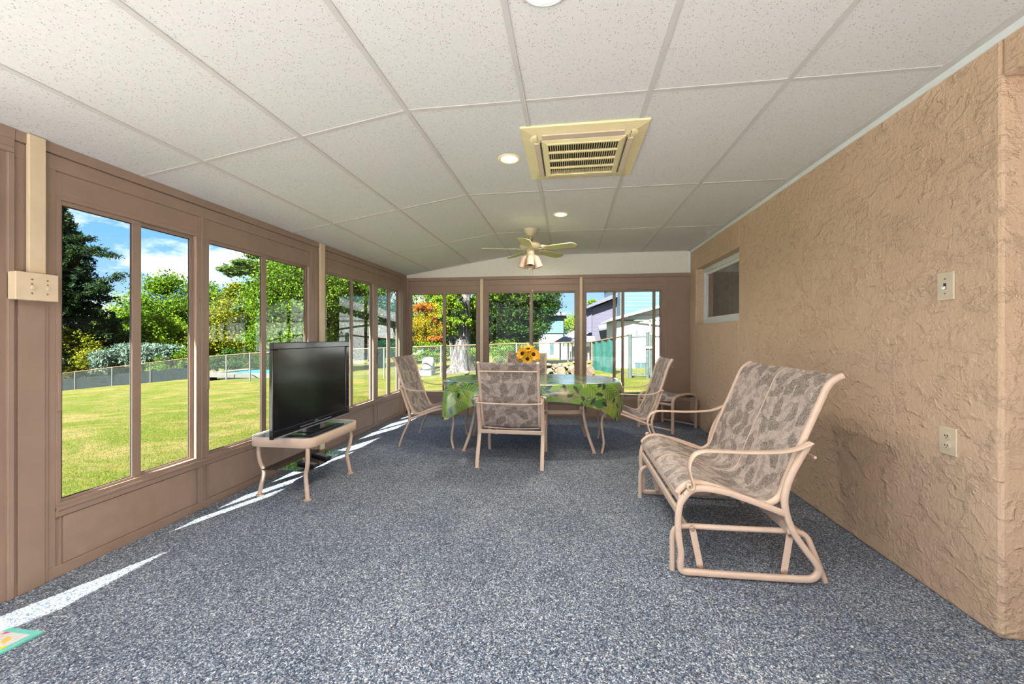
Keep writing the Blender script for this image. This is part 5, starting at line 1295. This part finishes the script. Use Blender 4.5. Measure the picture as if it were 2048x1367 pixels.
# pale house behind the shade tree
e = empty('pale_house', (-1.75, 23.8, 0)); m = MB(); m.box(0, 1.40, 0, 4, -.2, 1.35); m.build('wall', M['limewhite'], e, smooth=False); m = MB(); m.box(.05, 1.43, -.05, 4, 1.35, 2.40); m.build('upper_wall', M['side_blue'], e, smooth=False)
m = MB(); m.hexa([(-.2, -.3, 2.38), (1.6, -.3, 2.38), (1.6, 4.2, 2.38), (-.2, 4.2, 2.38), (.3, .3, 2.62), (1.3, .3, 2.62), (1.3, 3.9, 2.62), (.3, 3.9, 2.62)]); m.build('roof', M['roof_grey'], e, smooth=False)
m = MB(); m.box(.62, .86, -.02, .05, .1, .75); m.build('side_window', M['darkglass'], e, smooth=False)
tag(e, 'small pale blue and white house partly hidden behind the big dark green tree', 'building')

# ================================================================== LIGHT
SUN_DIR = Vector((.325, .946, -1.19)).normalized()
sl = bpy.data.lights.new('sun', 'SUN'); sl.energy = 38.0; sl.angle = math.radians(.55); sl.color = (1.0, .96, .88)
so = bpy.data.objects.new('sun', sl); COL.objects.link(so); so.rotation_euler = SUN_DIR.to_track_quat('-Z', 'Y').to_euler(); so.location = (-8, -20, 25)

W = bpy.data.worlds.new('sky'); SC.world = W; W.use_nodes = True; t = W.node_tree; t.nodes.clear()
out = t.nodes.new('ShaderNodeOutputWorld'); bg = t.nodes.new('ShaderNodeBackground'); t.links.new(bg.outputs[0], out.inputs[0])
tc = t.nodes.new('ShaderNodeTexCoord'); sp = t.nodes.new('ShaderNodeSeparateXYZ'); t.links.new(tc.outputs['Generated'], sp.inputs[0])
rp = t.nodes.new('ShaderNodeValToRGB'); t.links.new(sp.outputs[2], rp.inputs[0]); el = rp.color_ramp.elements
el[0].position = 0.0; el[0].color = (.55, .78, 1.0, 1); el[1].position = .55; el[1].color = (.09, .33, .88, 1)
x1 = el.new(.18); x1.color = (.24, .55, 1.0, 1)
def wm(op, a, b):
    x = t.nodes.new('ShaderNodeMath'); x.operation = op
    for s_, v in zip(x.inputs, (a, b)):
        if isinstance(v, (int, float)): s_.default_value = v
        else: t.links.new(v, s_)
    return x.outputs[0]
cm = t.nodes.new('ShaderNodeCombineXYZ')
for i_, k_ in ((0, 4.2), (1, 4.2), (2, 9.5)): t.links.new(wm('MULTIPLY', sp.outputs[i_], k_), cm.inputs[i_])
nz = t.nodes.new('ShaderNodeTexNoise'); nz.inputs['Scale'].default_value = 1.0; nz.inputs['Detail'].default_value = 7; nz.inputs['Roughness'].default_value = .58; t.links.new(cm.outputs[0], nz.inputs['Vector'])
cr = t.nodes.new('ShaderNodeValToRGB'); t.links.new(nz.outputs[0], cr.inputs[0]); cr.color_ramp.elements[0].position = .46; cr.color_ramp.elements[0].color = (0, 0, 0, 1); cr.color_ramp.elements[1].position = .57; cr.color_ramp.elements[1].color = (1, 1, 1, 1)
mxn = t.nodes.new('ShaderNodeMix'); mxn.data_type = 'RGBA'; t.links.new(cr.outputs[0], mxn.inputs[0]); t.links.new(rp.outputs[0], mxn.inputs[6]); mxn.inputs[7].default_value = (1.5, 1.52, 1.55, 1)
t.links.new(mxn.outputs[2], bg.inputs[0]); bg.inputs[1].default_value = 0.74

def lamp(x, y, z, e, size=.13, col=(1, .84, .62)):
    l = bpy.data.lights.new('ceiling_or_fill_lamp', 'AREA'); l.shape = 'DISK'; l.size = size; l.energy = e; l.color = col; l.spread = math.radians(150)
    o = bpy.data.objects.new('ceiling_or_fill_lamp', l); COL.objects.link(o); o.location = (x, y, z); return o
for x, y, _, ln in LIGHTS: lamp(x, y, ceil_z(x) - .012, (1.6 if y > 5 else 9) if ln == 'lamp' else 5, col=(1, .90, .74) if ln == 'lamp' else (.80, .90, 1))
big = lamp(-.35, -.45, 2.19, 62, 2.4, col=(1, .94, .85)); big.data.shape = 'RECTANGLE'; big.data.size_y = 1.7  # added fill light behind the camera, unseen and without a fixture

# ================================================================== CAMERA
cd = bpy.data.cameras.new('camera'); cd.sensor_width = 36; cd.lens = 36 * F_PX / 2048; cd.shift_y = SHIFT_Y / 2048; cd.clip_start = .05; cd.clip_end = 400
co = bpy.data.objects.new('camera', cd); COL.objects.link(co); co.location = (0, 0, H)
co.rotation_euler = (Matrix.Rotation(YAW, 3, 'Z') @ Matrix.Rotation(PI / 2, 3, 'X') @ Matrix.Rotation(.0011, 3, 'Z')).to_euler()
SC.camera = co
SC.view_settings.view_transform = 'Standard'; SC.view_settings.look = 'None'; SC.view_settings.gamma = 1.0; SC.view_settings.use_curve_mapping = False
SC.view_settings.exposure = 0.75
SC.cycles.use_denoising = True; SC.cycles.max_bounces = 10; SC.cycles.transparent_max_bounces = 24; SC.cycles.sample_clamp_indirect = 6.0
